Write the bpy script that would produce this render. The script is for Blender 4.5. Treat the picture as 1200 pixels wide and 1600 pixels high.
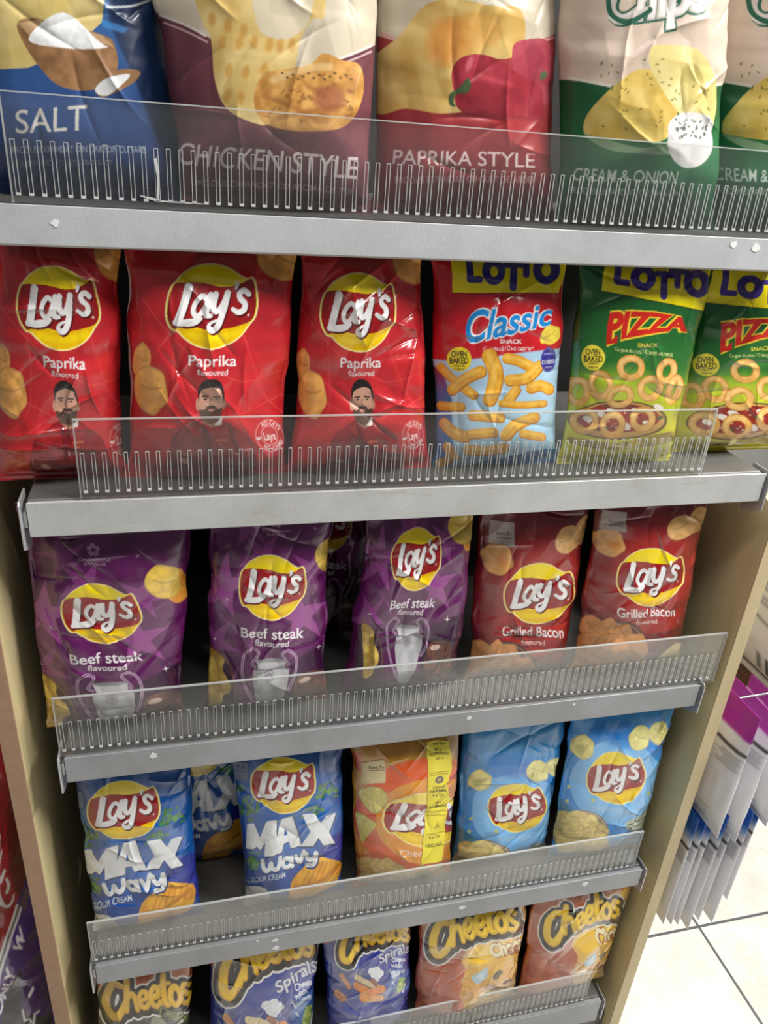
import bpy, math, random
import numpy as np
from mathutils import Matrix, Vector

for _o in list(bpy.data.objects):
    bpy.data.objects.remove(_o)
SC = bpy.context.scene
COL = SC.collection
DENS = 1.0          # mesh density of the printed films

# ------------------------------------------------------------------ camera, light, exposure
cam_d = bpy.data.cameras.new('camera')
cam_d.sensor_fit = 'VERTICAL'
cam_d.sensor_height = 36.0
cam_d.lens = 36.0 * 1213.665 / 1600.0
cam_d.clip_start = 0.02
cam = bpy.data.objects.new('camera', cam_d)
COL.objects.link(cam)
R_ = (0.968678, -0.238571, 0.068899)
U_ = (0.046082, 0.445343, 0.894173)
F_ = (0.244007, 0.862991, -0.442388)
cam.matrix_world = Matrix(((R_[0], U_[0], -F_[0], 0.163), (R_[1], U_[1], -F_[1], -0.780),
                           (R_[2], U_[2], -F_[2], 0.371), (0, 0, 0, 1)))
SC.camera = cam

world = bpy.data.worlds.new('shop_ambience')
SC.world = world
world.use_nodes = True
world.node_tree.nodes['Background'].inputs[0].default_value = (0.93, 0.97, 1.0, 1)
world.node_tree.nodes['Background'].inputs[1].default_value = 0.095

def area(name, loc, aim, sx, sy, power, color=(1, 0.985, 0.96)):
    d = bpy.data.lights.new(name, 'AREA')
    d.shape = 'RECTANGLE'; d.size = sx; d.size_y = sy; d.energy = power; d.color = color
    o = bpy.data.objects.new(name, d); COL.objects.link(o)
    o.location = loc
    o.rotation_euler = (Vector(aim) - Vector(loc)).to_track_quat('-Z', 'Y').to_euler()
    return o
# ceiling strip lights of the shop aisle; the last is an added floor fill
area('overhead_light', (1.95, -0.70, 1.75), (0.75, -0.2, 0.0), 1.2, 0.10, 100)
area('overhead_light', (0.0, -0.86, 1.75), (0.15, -0.5, 0.0), 1.4, 0.10, 17)
area('overhead_light', (2.3, 0.6, 1.75), (2.2, 0.5, 0.0), 1.2, 0.3, 35)  # added fill that brightens the floor on the right

SC.view_settings.view_transform = 'Standard'
SC.view_settings.look = 'None'
SC.view_settings.exposure = 0.0
SC.view_settings.gamma = 1.0
SC.view_settings.use_curve_mapping = False
SC.cycles.max_bounces = 8
SC.cycles.transparent_max_bounces = 24
SC.cycles.use_denoising = True

# ------------------------------------------------------------------ helpers
def lin(c):
    c = np.asarray(c, float) / 255.0
    return np.where(c <= 0.04045, c / 12.92, ((c + 0.055) / 1.055) ** 2.4)

def link_mesh(name, me, mat, parent=None):
    o = bpy.data.objects.new(name, me)
    COL.objects.link(o)
    if mat is not None:
        me.materials.append(mat)
    if parent is not None:
        o.parent = parent
    return o

def empty(name, loc, label, cat, group=None):
    o = bpy.data.objects.new(name, None)
    COL.objects.link(o)
    o.location = loc
    o.empty_display_size = 0.02
    tag(o, label, cat, group)
    return o

def tag(o, label, cat, group=None):
    o['label'] = label; o['category'] = cat
    if group: o['group'] = group
    return o

class MB:
    """collects boxes, prisms and tubes into one mesh"""
    def __init__(s): s.v = []; s.f = []
    def box(s, x0, x1, y0, y1, z0, z1):
        b = len(s.v)
        s.v += [(x, y, z) for x in (x0, x1) for y in (y0, y1) for z in (z0, z1)]
        s.f += [tuple(b + i for i in q) for q in ((0, 1, 3, 2), (4, 6, 7, 5), (0, 4, 5, 1), (2, 3, 7, 6), (0, 2, 6, 4), (1, 5, 7, 3))]
        return s
    def prism(s, prof, a0, a1, axis='x'):
        """prof: list of 2D points; extruded along axis"""
        b = len(s.v); n = len(prof)
        for a in (a0, a1):
            for p, q in prof:
                s.v.append((a, p, q) if axis == 'x' else ((p, a, q) if axis == 'y' else (p, q, a)))
        for i in range(n):
            j = (i + 1) % n
            s.f.append((b + i, b + j, b + n + j, b + n + i))
        s.f.append(tuple(b + i for i in reversed(range(n))))
        s.f.append(tuple(b + n + i for i in range(n)))
        return s
    def tube(s, pts, r, seg=10):
        pts = [Vector(p) for p in pts]; b = len(s.v); n = len(pts)
        for i, p in enumerate(pts):
            d = (pts[min(i + 1, n - 1)] - pts[max(i - 1, 0)]).normalized()
            a = d.orthogonal().normalized() if i == 0 else (a - d * a.dot(d)).normalized()
            c = d.cross(a)
            for k in range(seg):
                t = 2 * math.pi * k / seg
                s.v.append(tuple(p + (a * math.cos(t) + c * math.sin(t)) * r))
        for i in range(n - 1):
            for k in range(seg):
                l = (k + 1) % seg
                s.f.append((b + i * seg + k, b + i * seg + l, b + (i + 1) * seg + l, b + (i + 1) * seg + k))
        s.f.append(tuple(b + k for k in reversed(range(seg))))
        s.f.append(tuple(b + (n - 1) * seg + k for k in range(seg)))
        return s
    def build(s, name, mat, parent=None, bevel=0.0, seg=2, smooth=False):
        me = bpy.data.meshes.new(name)
        me.from_pydata(s.v, [], s.f); me.update()
        o = link_mesh(name, me, mat, parent)
        import bmesh
        bm = bmesh.new(); bm.from_mesh(me)
        bmesh.ops.recalc_face_normals(bm, faces=bm.faces)
        bm.to_mesh(me); bm.free()
        if bevel > 0:
            m = o.modifiers.new('bevel', 'BEVEL'); m.width = bevel; m.segments = seg
            m.limit_method = 'ANGLE'; m.angle_limit = math.radians(40)
            smooth = True
        if smooth:
            for p in me.polygons: p.use_smooth = True
            if bevel > 0:
                w = o.modifiers.new('wn', 'WEIGHTED_NORMAL'); w.keep_sharp = True
        return o

# ------------------------------------------------------------------ materials
def new_mat(name):
    m = bpy.data.materials.new(name); m.use_nodes = True
    return m, m.node_tree.nodes, m.node_tree.links, m.node_tree.nodes['Principled BSDF']

def noise_node(N, L, scale, detail=4, rough=0.6, vec=None, coord='Object'):
    n = N.new('ShaderNodeTexNoise'); n.inputs['Scale'].default_value = scale
    n.inputs['Detail'].default_value = detail; n.inputs['Roughness'].default_value = rough
    if vec is None:
        t = N.new('ShaderNodeTexCoord'); vec = t.outputs[coord]
    L.new(vec, n.inputs['Vector'])
    return n

def ramp(N, L, src, stops):
    r = N.new('ShaderNodeValToRGB')
    el = r.color_ramp.elements
    el[0].position, el[0].color = stops[0][0], (*stops[0][1], 1)
    el[1].position, el[1].color = stops[-1][0], (*stops[-1][1], 1)
    for p, c in stops[1:-1]:
        e = el.new(p); e.color = (*c, 1)
    L.new(src, r.inputs[0])
    return r

def m_metal(name, col, rough=0.42, stain=False, metal=0.35):
    m, N, L, P = new_mat(name)
    n = noise_node(N, L, 420, 3, 0.7)
    c = lin(col)
    r = ramp(N, L, n.outputs['Fac'], [(0.3, tuple(c * 0.90)), (0.7, tuple(np.minimum(c * 1.08, 1)))])
    out = r.outputs[0]
    n2 = noise_node(N, L, 9, 5, 0.65)
    r2 = ramp(N, L, n2.outputs['Fac'], [(0.34, (0.78, 0.77, 0.74)), (0.6, (1, 1, 1))])
    mx = N.new('ShaderNodeMix'); mx.data_type = 'RGBA'; mx.blend_type = 'MULTIPLY'; mx.inputs[0].default_value = 0.8
    L.new(out, mx.inputs[6]); L.new(r2.outputs[0], mx.inputs[7]); out = mx.outputs[2]
    if stain:      # brown dirt rubbed along the left half of this rail
        t = N.new('ShaderNodeTexCoord'); mp = N.new('ShaderNodeMapping')
        mp.inputs['Scale'].default_value = (14, 14, 70)
        L.new(t.outputs['Object'], mp.inputs['Vector'])
        n3 = noise_node(N, L, 1.0, 5, 0.7, mp.outputs[0])
        sx = N.new('ShaderNodeSeparateXYZ'); L.new(t.outputs['Object'], sx.inputs[0])
        g = N.new('ShaderNodeMapRange'); g.inputs[1].default_value = 0.02; g.inputs[2].default_value = -0.45
        g.inputs[3].default_value = 0.0; g.inputs[4].default_value = 0.26
        L.new(sx.outputs[0], g.inputs[0])
        ad = N.new('ShaderNodeMath'); ad.operation = 'ADD'
        L.new(n3.outputs['Fac'], ad.inputs[0]); L.new(g.outputs[0], ad.inputs[1])
        r3 = ramp(N, L, ad.outputs[0], [(0.58, (1, 1, 1)), (0.74, (0.80, 0.76, 0.63)), (0.92, (0.5, 0.4, 0.27))])
        mx3 = N.new('ShaderNodeMix'); mx3.data_type = 'RGBA'; mx3.blend_type = 'MULTIPLY'; mx3.inputs[0].default_value = 1
        L.new(out, mx3.inputs[6]); L.new(r3.outputs[0], mx3.inputs[7]); out = mx3.outputs[2]
    L.new(out, P.inputs['Base Color'])
    P.inputs['Roughness'].default_value = rough; P.inputs['Metallic'].default_value = metal
    b = N.new('ShaderNodeBump'); b.inputs['Strength'].default_value = 0.08; b.inputs['Distance'].default_value = 0.0005
    L.new(n.outputs['Fac'], b.inputs['Height']); L.new(b.outputs[0], P.inputs['Normal'])
    return m

def m_board(name, a, b_, spk):
    m, N, L, P = new_mat(name)
    t = N.new('ShaderNodeTexCoord'); mp = N.new('ShaderNodeMapping'); mp.inputs['Scale'].default_value = (1, 1, 0.25)
    L.new(t.outputs['Object'], mp.inputs['Vector'])
    n = noise_node(N, L, 28, 6, 0.65, mp.outputs[0])
    r = ramp(N, L, n.outputs['Fac'], [(0.3, tuple(lin(a))), (0.7, tuple(lin(b_)))])
    n2 = noise_node(N, L, 600, 2, 0.6)
    r2 = ramp(N, L, n2.outputs['Fac'], [(0.30, tuple(lin(spk))), (0.46, (1, 1, 1))])
    mx = N.new('ShaderNodeMix'); mx.data_type = 'RGBA'; mx.blend_type = 'MULTIPLY'; mx.inputs[0].default_value = 0.5
    L.new(r.outputs[0], mx.inputs[6]); L.new(r2.outputs[0], mx.inputs[7])
    n3 = noise_node(N, L, 70, 3, 0.5)
    r3 = ramp(N, L, n3.outputs['Fac'], [(0.24, (0.55, 0.5, 0.42)), (0.30, (1, 1, 1))])
    mx2 = N.new('ShaderNodeMix'); mx2.data_type = 'RGBA'; mx2.blend_type = 'MULTIPLY'; mx2.inputs[0].default_value = 0.8
    L.new(mx.outputs[2], mx2.inputs[6]); L.new(r3.outputs[0], mx2.inputs[7])
    L.new(mx2.outputs[2], P.inputs['Base Color'])
    P.inputs['Roughness'].default_value = 0.55
    return m

def m_plain(name, col, rough=0.5, metal=0.0):
    m, N, L, P = new_mat(name)
    n = noise_node(N, L, 60, 4, 0.6)
    c = lin(col)
    r = ramp(N, L, n.outputs['Fac'], [(0.3, tuple(c * 0.88)), (0.7, tuple(np.minimum(c * 1.06, 1)))])
    L.new(r.outputs[0], P.inputs['Base Color'])
    P.inputs['Roughness'].default_value = rough; P.inputs['Metallic'].default_value = metal
    return m

def m_clear(name, haze, col=(225, 228, 225), gloss=0.06):
    """thin clear plastic: mostly see-through, a little milky, a little glossy"""
    m, N, L, P = new_mat(name)
    N.remove(P)
    out = N['Material Output']
    tr = N.new('ShaderNodeBsdfTransparent'); tr.inputs[0].default_value = (0.98, 0.985, 0.98, 1)
    df = N.new('ShaderNodeBsdfDiffuse'); df.inputs[0].default_value = (*lin(col), 1)
    tl = N.new('ShaderNodeBsdfTranslucent'); tl.inputs[0].default_value = (*lin(col), 1)
    md = N.new('ShaderNodeMixShader'); md.inputs[0].default_value = 0.4
    L.new(df.outputs[0], md.inputs[1]); L.new(tl.outputs[0], md.inputs[2])
    n = noise_node(N, L, 14, 4, 0.6)
    mr = N.new('ShaderNodeMapRange'); mr.inputs[1].default_value = 0.3; mr.inputs[2].default_value = 0.75
    mr.inputs[3].default_value = haze * 0.75; mr.inputs[4].default_value = haze * 1.3
    L.new(n.outputs['Fac'], mr.inputs[0])
    m1 = N.new('ShaderNodeMixShader'); L.new(mr.outputs[0], m1.inputs[0])
    L.new(tr.outputs[0], m1.inputs[1]); L.new(md.outputs[0], m1.inputs[2])
    gl = N.new('ShaderNodeBsdfGlossy'); gl.inputs['Roughness'].default_value = 0.12
    fr = N.new('ShaderNodeFresnel'); fr.inputs[0].default_value = 1.45
    mu = N.new('ShaderNodeMath'); mu.operation = 'MULTIPLY'; mu.inputs[1].default_value = gloss * 6
    L.new(fr.outputs[0], mu.inputs[0])
    m2 = N.new('ShaderNodeMixShader'); L.new(mu.outputs[0], m2.inputs[0])
    L.new(m1.outputs[0], m2.inputs[1]); L.new(gl.outputs[0], m2.inputs[2])
    L.new(m2.outputs[0], out.inputs['Surface'])
    return m

def m_print(name, rough=0.25, coat=0.9, spec=0.5, bump=0.15):
    """printed film: colour from the mesh's own print, sheen from the film"""
    m, N, L, P = new_mat(name)
    a = N.new('ShaderNodeAttribute'); a.attribute_name = 'print'
    L.new(a.outputs['Color'], P.inputs['Base Color'])
    P.inputs['Roughness'].default_value = rough
    P.inputs['Specular IOR Level'].default_value = spec
    P.inputs['Coat Weight'].default_value = coat
    P.inputs['Coat Roughness'].default_value = 0.06
    n = noise_node(N, L, 160, 3, 0.6)
    b = N.new('ShaderNodeBump'); b.inputs['Strength'].default_value = bump; b.inputs['Distance'].default_value = 0.0006
    L.new(n.outputs['Fac'], b.inputs['Height']); L.new(b.outputs[0], P.inputs['Normal'])
    return m

def m_tiles():
    m, N, L, P = new_mat('floor_tile')
    t = N.new('ShaderNodeTexCoord')
    sx = N.new('ShaderNodeSeparateXYZ'); L.new(t.outputs['Object'], sx.inputs[0])
    def grout(sock, off, size):
        a = N.new('ShaderNodeMath'); a.operation = 'ADD'; a.inputs[1].default_value = off; L.new(sock, a.inputs[0])
        b = N.new('ShaderNodeMath'); b.operation = 'PINGPONG'; b.inputs[1].default_value = size / 2; L.new(a.outputs[0], b.inputs[0])
        c = N.new('ShaderNodeMath'); c.operation = 'LESS_THAN'; c.inputs[1].default_value = 0.0032; L.new(b.outputs[0], c.inputs[0])
        return c.outputs[0]
    gx = grout(sx.outputs[0], -1.275 + 6.0, 0.6); gy = grout(sx.outputs[1], -0.181 + 6.0, 0.6)
    mxm = N.new('ShaderNodeMath'); mxm.operation = 'MAXIMUM'; L.new(gx, mxm.inputs[0]); L.new(gy, mxm.inputs[1])
    n = noise_node(N, L, 7, 7, 0.68)
    r = ramp(N, L, n.outputs['Fac'], [(0.32, tuple(lin((214, 208, 194)))), (0.55, tuple(lin((236, 233, 224)))), (0.75, tuple(lin((244, 242, 236))))])
    mx = N.new('ShaderNodeMix'); mx.data_type = 'RGBA'
    L.new(mxm.outputs[0], mx.inputs[0]); L.new(r.outputs[0], mx.inputs[6]); mx.inputs[7].default_value = (*lin((98, 98, 100)), 1)
    L.new(mx.outputs[2], P.inputs['Base Color'])
    P.inputs['Roughness'].default_value = 0.35
    return m

M_RAIL = m_metal('grey_painted_rail', (196, 198, 201), metal=0.15)
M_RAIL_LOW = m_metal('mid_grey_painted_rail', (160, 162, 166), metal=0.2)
M_RAIL_DIRTY = m_metal('grey_painted_rail_dirty', (198, 199, 198), stain=True, metal=0.15)
M_SHELF = m_metal('grey_painted_shelf', (112, 110, 107), 0.5)
M_DARK = m_plain('dark_back_panel', (26, 24, 23), 0.6)
M_STEEL = m_metal('bright_bracket_steel', (196, 198, 200), 0.35, metal=0.5)
M_TAN = m_board('tan_laminate', (198, 182, 136), (216, 200, 154), (190, 170, 130))
M_EDGE_L = m_plain('brown_edge_band', (166, 132, 104), 0.6)
M_EDGE_R = m_board('tan_edge_band', (196, 178, 138), (210, 192, 152), (200, 180, 140))
M_CLEAR = m_clear('clear_plastic', 0.045)
M_RIB = m_clear('moulded_plastic_rib', 0.46, (238, 240, 238), 0.09)
M_FOOT = m_clear('moulded_plastic_foot', 0.72, (250, 250, 250), 0.1)
M_PAPER = m_plain('paper_residue', (228, 228, 226), 0.8)
M_FILM = m_print('glossy_printed_film')
M_FILM_MATT = m_print('satin_printed_film', 0.38, 0.12, 0.4)
M_STICKER = m_print('paper_sticker', 0.55, 0.15, 0.4, 0.05)
M_POUCH = m_print('printed_pouch', 0.42, 0.15, 0.4)
M_WIRE = m_plain('chromed_wire', (205, 205, 205), 0.25, 0.8)
M_WOOD = m_plain('brown_wood', (98, 62, 44), 0.5)
M_WALL = m_plain('wall_paint', (190, 188, 182), 0.8)

# ------------------------------------------------------------------ room shell
FLOOR_Z = -1.25
mb = MB(); mb.box(-5.0, 6.0, -4.0, 2.6, FLOOR_Z - 0.05, FLOOR_Z)
o = mb.build('floor', m_tiles()); o['kind'] = 'structure'
mb = MB(); mb.box(-5.0, 6.0, 2.6, 2.7, FLOOR_Z, 2.2)
o = mb.build('wall_back', M_WALL); o['kind'] = 'structure'

# ------------------------------------------------------------------ shelving unit
ZS = dict(A=0.289, B=0.0, C=-0.348, D=-0.750, E=-1.120)
unit = empty('shelving_unit', (0.45, 0.18, FLOOR_Z), 'tall snack shelving unit with tan laminate sides and dark back', 'shelving unit')
def under(name, o, base=(0.45, 0.18, FLOOR_Z)):
    o.parent = unit; o.location = (-base[0], -base[1], -base[2]); return o

def side_panel(x0, x1, ztop, edge, xe0, xe1):
    mb = MB()
    prof = [(0.004, FLOOR_Z)]
    r = 0.035
    prof += [(0.004 + r - r * math.cos(t), ztop - r + r * math.sin(t)) for t in np.linspace(0, math.pi / 2, 9)]
    prof += [(0.40, ztop), (0.40, FLOOR_Z)]
    mb.prism(prof, x0, x1, 'x')
    p = under('side_panel', mb.build('side_panel', M_TAN, bevel=0.002))
    mb = MB()
    prof = [(0.0, FLOOR_Z)] + [(r - (r) * math.cos(t), ztop - r + (r + 0.004) * math.sin(t)) for t in np.linspace(0, math.pi / 2, 9)]
    prof += [(r, ztop), ] + [(0.004 + r - r * math.cos(t), ztop - r + r * math.sin(t)) for t in np.linspace(math.pi / 2, 0, 9)] + [(0.004, FLOOR_Z)]
    mb.prism(prof, x0, x1, 'x')
    e = mb.build('edge_band', edge, bevel=0.001)
    e.parent = p
    return p
p = side_panel(-0.0655, -0.0455, -0.02, M_EDGE_L, 0, 0); p['label'] = 'left side panel with brown front edge'
p = side_panel(0.935, 0.957, -0.052, M_EDGE_R, 0, 0); p['label'] = 'right side panel with rounded top corner'
mb = MB(); mb.box(-0.0455, 0.935, 0.385, 0.40, FLOOR_Z, 0.95)
under('b', mb.build('back_panel', M_DARK))
mb = MB(); mb.box(-0.0455, 0.935, 0.02, 0.385, FLOOR_Z, ZS['E'] - 0.085)
under('b', mb.build('plinth', M_SHELF, bevel=0.002))
for x in (-0.03, 0.905):
    mb = MB(); mb.box(x, x + 0.022, 0.355, 0.385, ZS['E'], 0.95)
    under('b', mb.build('upright_post', M_SHELF, bevel=0.001))

def blob(cx, cz, r, seed, y=-0.0006, t=0.0006):
    rr = random.Random(seed); n = 11; mb = MB()
    prof = [(cx + r * (0.6 + 0.6 * rr.random()) * math.cos(2 * math.pi * k / n),
             cz + r * (0.45 + 0.5 * rr.random()) * math.sin(2 * math.pi * k / n)) for k in range(n)]
    mb.prism(prof, y, y + t, 'y')
    return mb

def shelf(key, label, hr, dirty, scraps):
    z = ZS[key]
    root = empty('shelf', (0.45, 0.0, z), label, 'shelf', None)
    off = (-0.45, 0, -z)
    def add(name, mb, mat, bevel=0.0, lab=None, seg=2):
        o = mb.build(name, mat, root, bevel, seg); o.location = off
        if lab: o['label'] = lab
        return o
    b = MB(); b.box(0.0, 0.9, 0.010, 0.354, z - 0.016, z)
    add('shelf_board', b, M_SHELF, 0.003)
    # front rail: C-shaped profile with a thin bright lip
    prof = [(0.010, z - 0.002), (0.0035, z - 0.002), (0.0035, z - 0.006), (0.0018, z - 0.006), (0.0018, z + 0.0005), (0.0, z + 0.0005),
            (0.0, z - hr), (0.004, z - hr - 0.002), (0.010, z - hr - 0.001), (0.010, z - hr + 0.003), (0.0025, z - hr + 0.003), (0.0025, z - 0.010), (0.010, z - 0.010)]
    b = MB(); b.prism(prof, 0.0012, 0.8988, 'x')
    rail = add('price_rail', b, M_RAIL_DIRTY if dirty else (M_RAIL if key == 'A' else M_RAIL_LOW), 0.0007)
    for x0, x1 in ((-0.0062, -0.0040), (0.9030, 0.9052)):
        b = MB()
        b.prism([(-0.0045, z - 0.052), (-0.0045, z - 0.001), (-0.001, z + 0.003), (0.034, z + 0.003), (0.034, z - 0.066), (0.02, z - 0.064)], x0, x1, 'x')
        b.box(min(x0, x1) - 0.0 if x0 > 0.5 else x1, x0 if x0 > 0.5 else 0.0, 0.004, 0.02, z - 0.030, z - 0.012)
        if x0 > 0.5: b.box(0.9, x0, 0.004, 0.02, z - 0.030, z - 0.012)
        add('end_bracket', b, M_STEEL, 0.0006)
    for i, (cx, cz, r) in enumerate(scraps):
        o = blob(cx, z + cz, r, 17 * i + ord(key)).build('paper_scrap', M_PAPER, rail)
        o['label'] = 'torn white paper scrap'
    return root

shelf('A', 'topmost grey shelf at about eye level, price rail with worn spots', 0.033, False, [(0.06, -0.014, 0.004), (0.76, -0.007, 0.005), (0.79, -0.009, 0.006), (0.82, -0.012, 0.004)])
shelf('B', 'second grey shelf from the top, price rail stained brown', 0.039, True, [])
shelf('C', 'grey shelf carrying the purple and dark red chip bags', 0.039, False, [(0.105, -0.011, 0.0055), (0.53, -0.010, 0.0042), (0.69, -0.008, 0.0022)])
shelf('D', 'grey shelf carrying the blue and orange chip bags', 0.039, False, [(0.262, -0.012, 0.005), (0.235, -0.006, 0.0022), (0.264, -0.030, 0.006), (0.568, -0.014, 0.0055), (0.79, -0.010, 0.0065)])
shelf('E', 'lowest grey shelf just above the floor', 0.062, False, [])

# ------------------------------------------------------------------ clear front guards
def guard(key, x0, x1, label, pitch=0.0107, slot=0.051):
    z = ZS[key] + 0.001
    root = empty('shelf_guard', ((x0 + x1) / 2, 0.008, z), label, 'shelf guard', None)
    off = (-(x0 + x1) / 2, -0.008, -z)
    b = MB(); b.box(x0, x1, 0.0072, 0.0092, z, z + 0.087)
    b.box(x0, x1, 0.0030, 0.0072, z, z + 0.0016)
    o = b.build('clear_panel', M_CLEAR, root); o.location = off
    b = MB(); f = MB(); n = int((x1 - x0 - 0.010) / pitch)
    b.box(x0, x1, 0.0066, 0.0098, z + 0.0862, z + 0.0874)
    b.box(x0, x0 + 0.0012, 0.0066, 0.0098, z, z + 0.087); b.box(x1 - 0.0012, x1, 0.0066, 0.0098, z, z + 0.087)
    for i in range(n + 1):
        x = x0 + 0.006 + i * pitch
        for xx in (x - 0.0020, x + 0.0014):
            b.box(xx, xx + 0.0007, 0.0061, 0.0071, z + 0.008, z + slot)
        b.box(x - 0.0014, x + 0.0014, 0.0061, 0.0071, z + slot - 0.0007, z + slot)
        f.box(x - 0.0020, x + 0.0020, 0.0052, 0.0071, z + 0.0062, z + 0.0084)
    o = b.build('rib', M_RIB, root); o.location = off
    o.name = 'rib_pattern'
    o = f.build('rib_foot', M_FOOT, root); o.location = off
    o.name = 'rib_foot_pattern'
    return root
g = guard('A', 0.026, 0.896, 'clear plastic guard on the topmost shelf, cracked near its left end')
b = MB(); b.prism([(0.1485, 0.297), (0.1500, 0.297), (0.1520, 0.322), (0.1500, 0.333), (0.1475, 0.332), (0.1495, 0.318)], 0.0052, 0.0066, 'y')
b.prism([(0.1485, 0.2965), (0.1340, 0.3005), (0.1345, 0.3012), (0.1490, 0.2990)], 0.0052, 0.0062, 'y').prism([(0.1485, 0.2965), (0.1900, 0.2962), (0.1900, 0.2968), (0.1490, 0.2978)], 0.0052, 0.0062, 'y')
c = b.build('crack', M_FOOT, g); c.location = (-(0.026 + 0.896) / 2, -0.008, -(ZS['A'] + 0.001)); c['label'] = 'white crack in the clear plastic'
guard('B', 0.054, 0.804, 'short clear plastic guard on the brown-stained second shelf')
guard('C', -0.004, 0.925, 'clear plastic guard in front of the purple and dark red bags')
guard('D', -0.003, 0.884, 'clear plastic guard in front of the blue and orange bags', slot=0.047)
guard('E', 0.006, 0.866, 'clear plastic guard on the lowest shelf')

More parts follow.
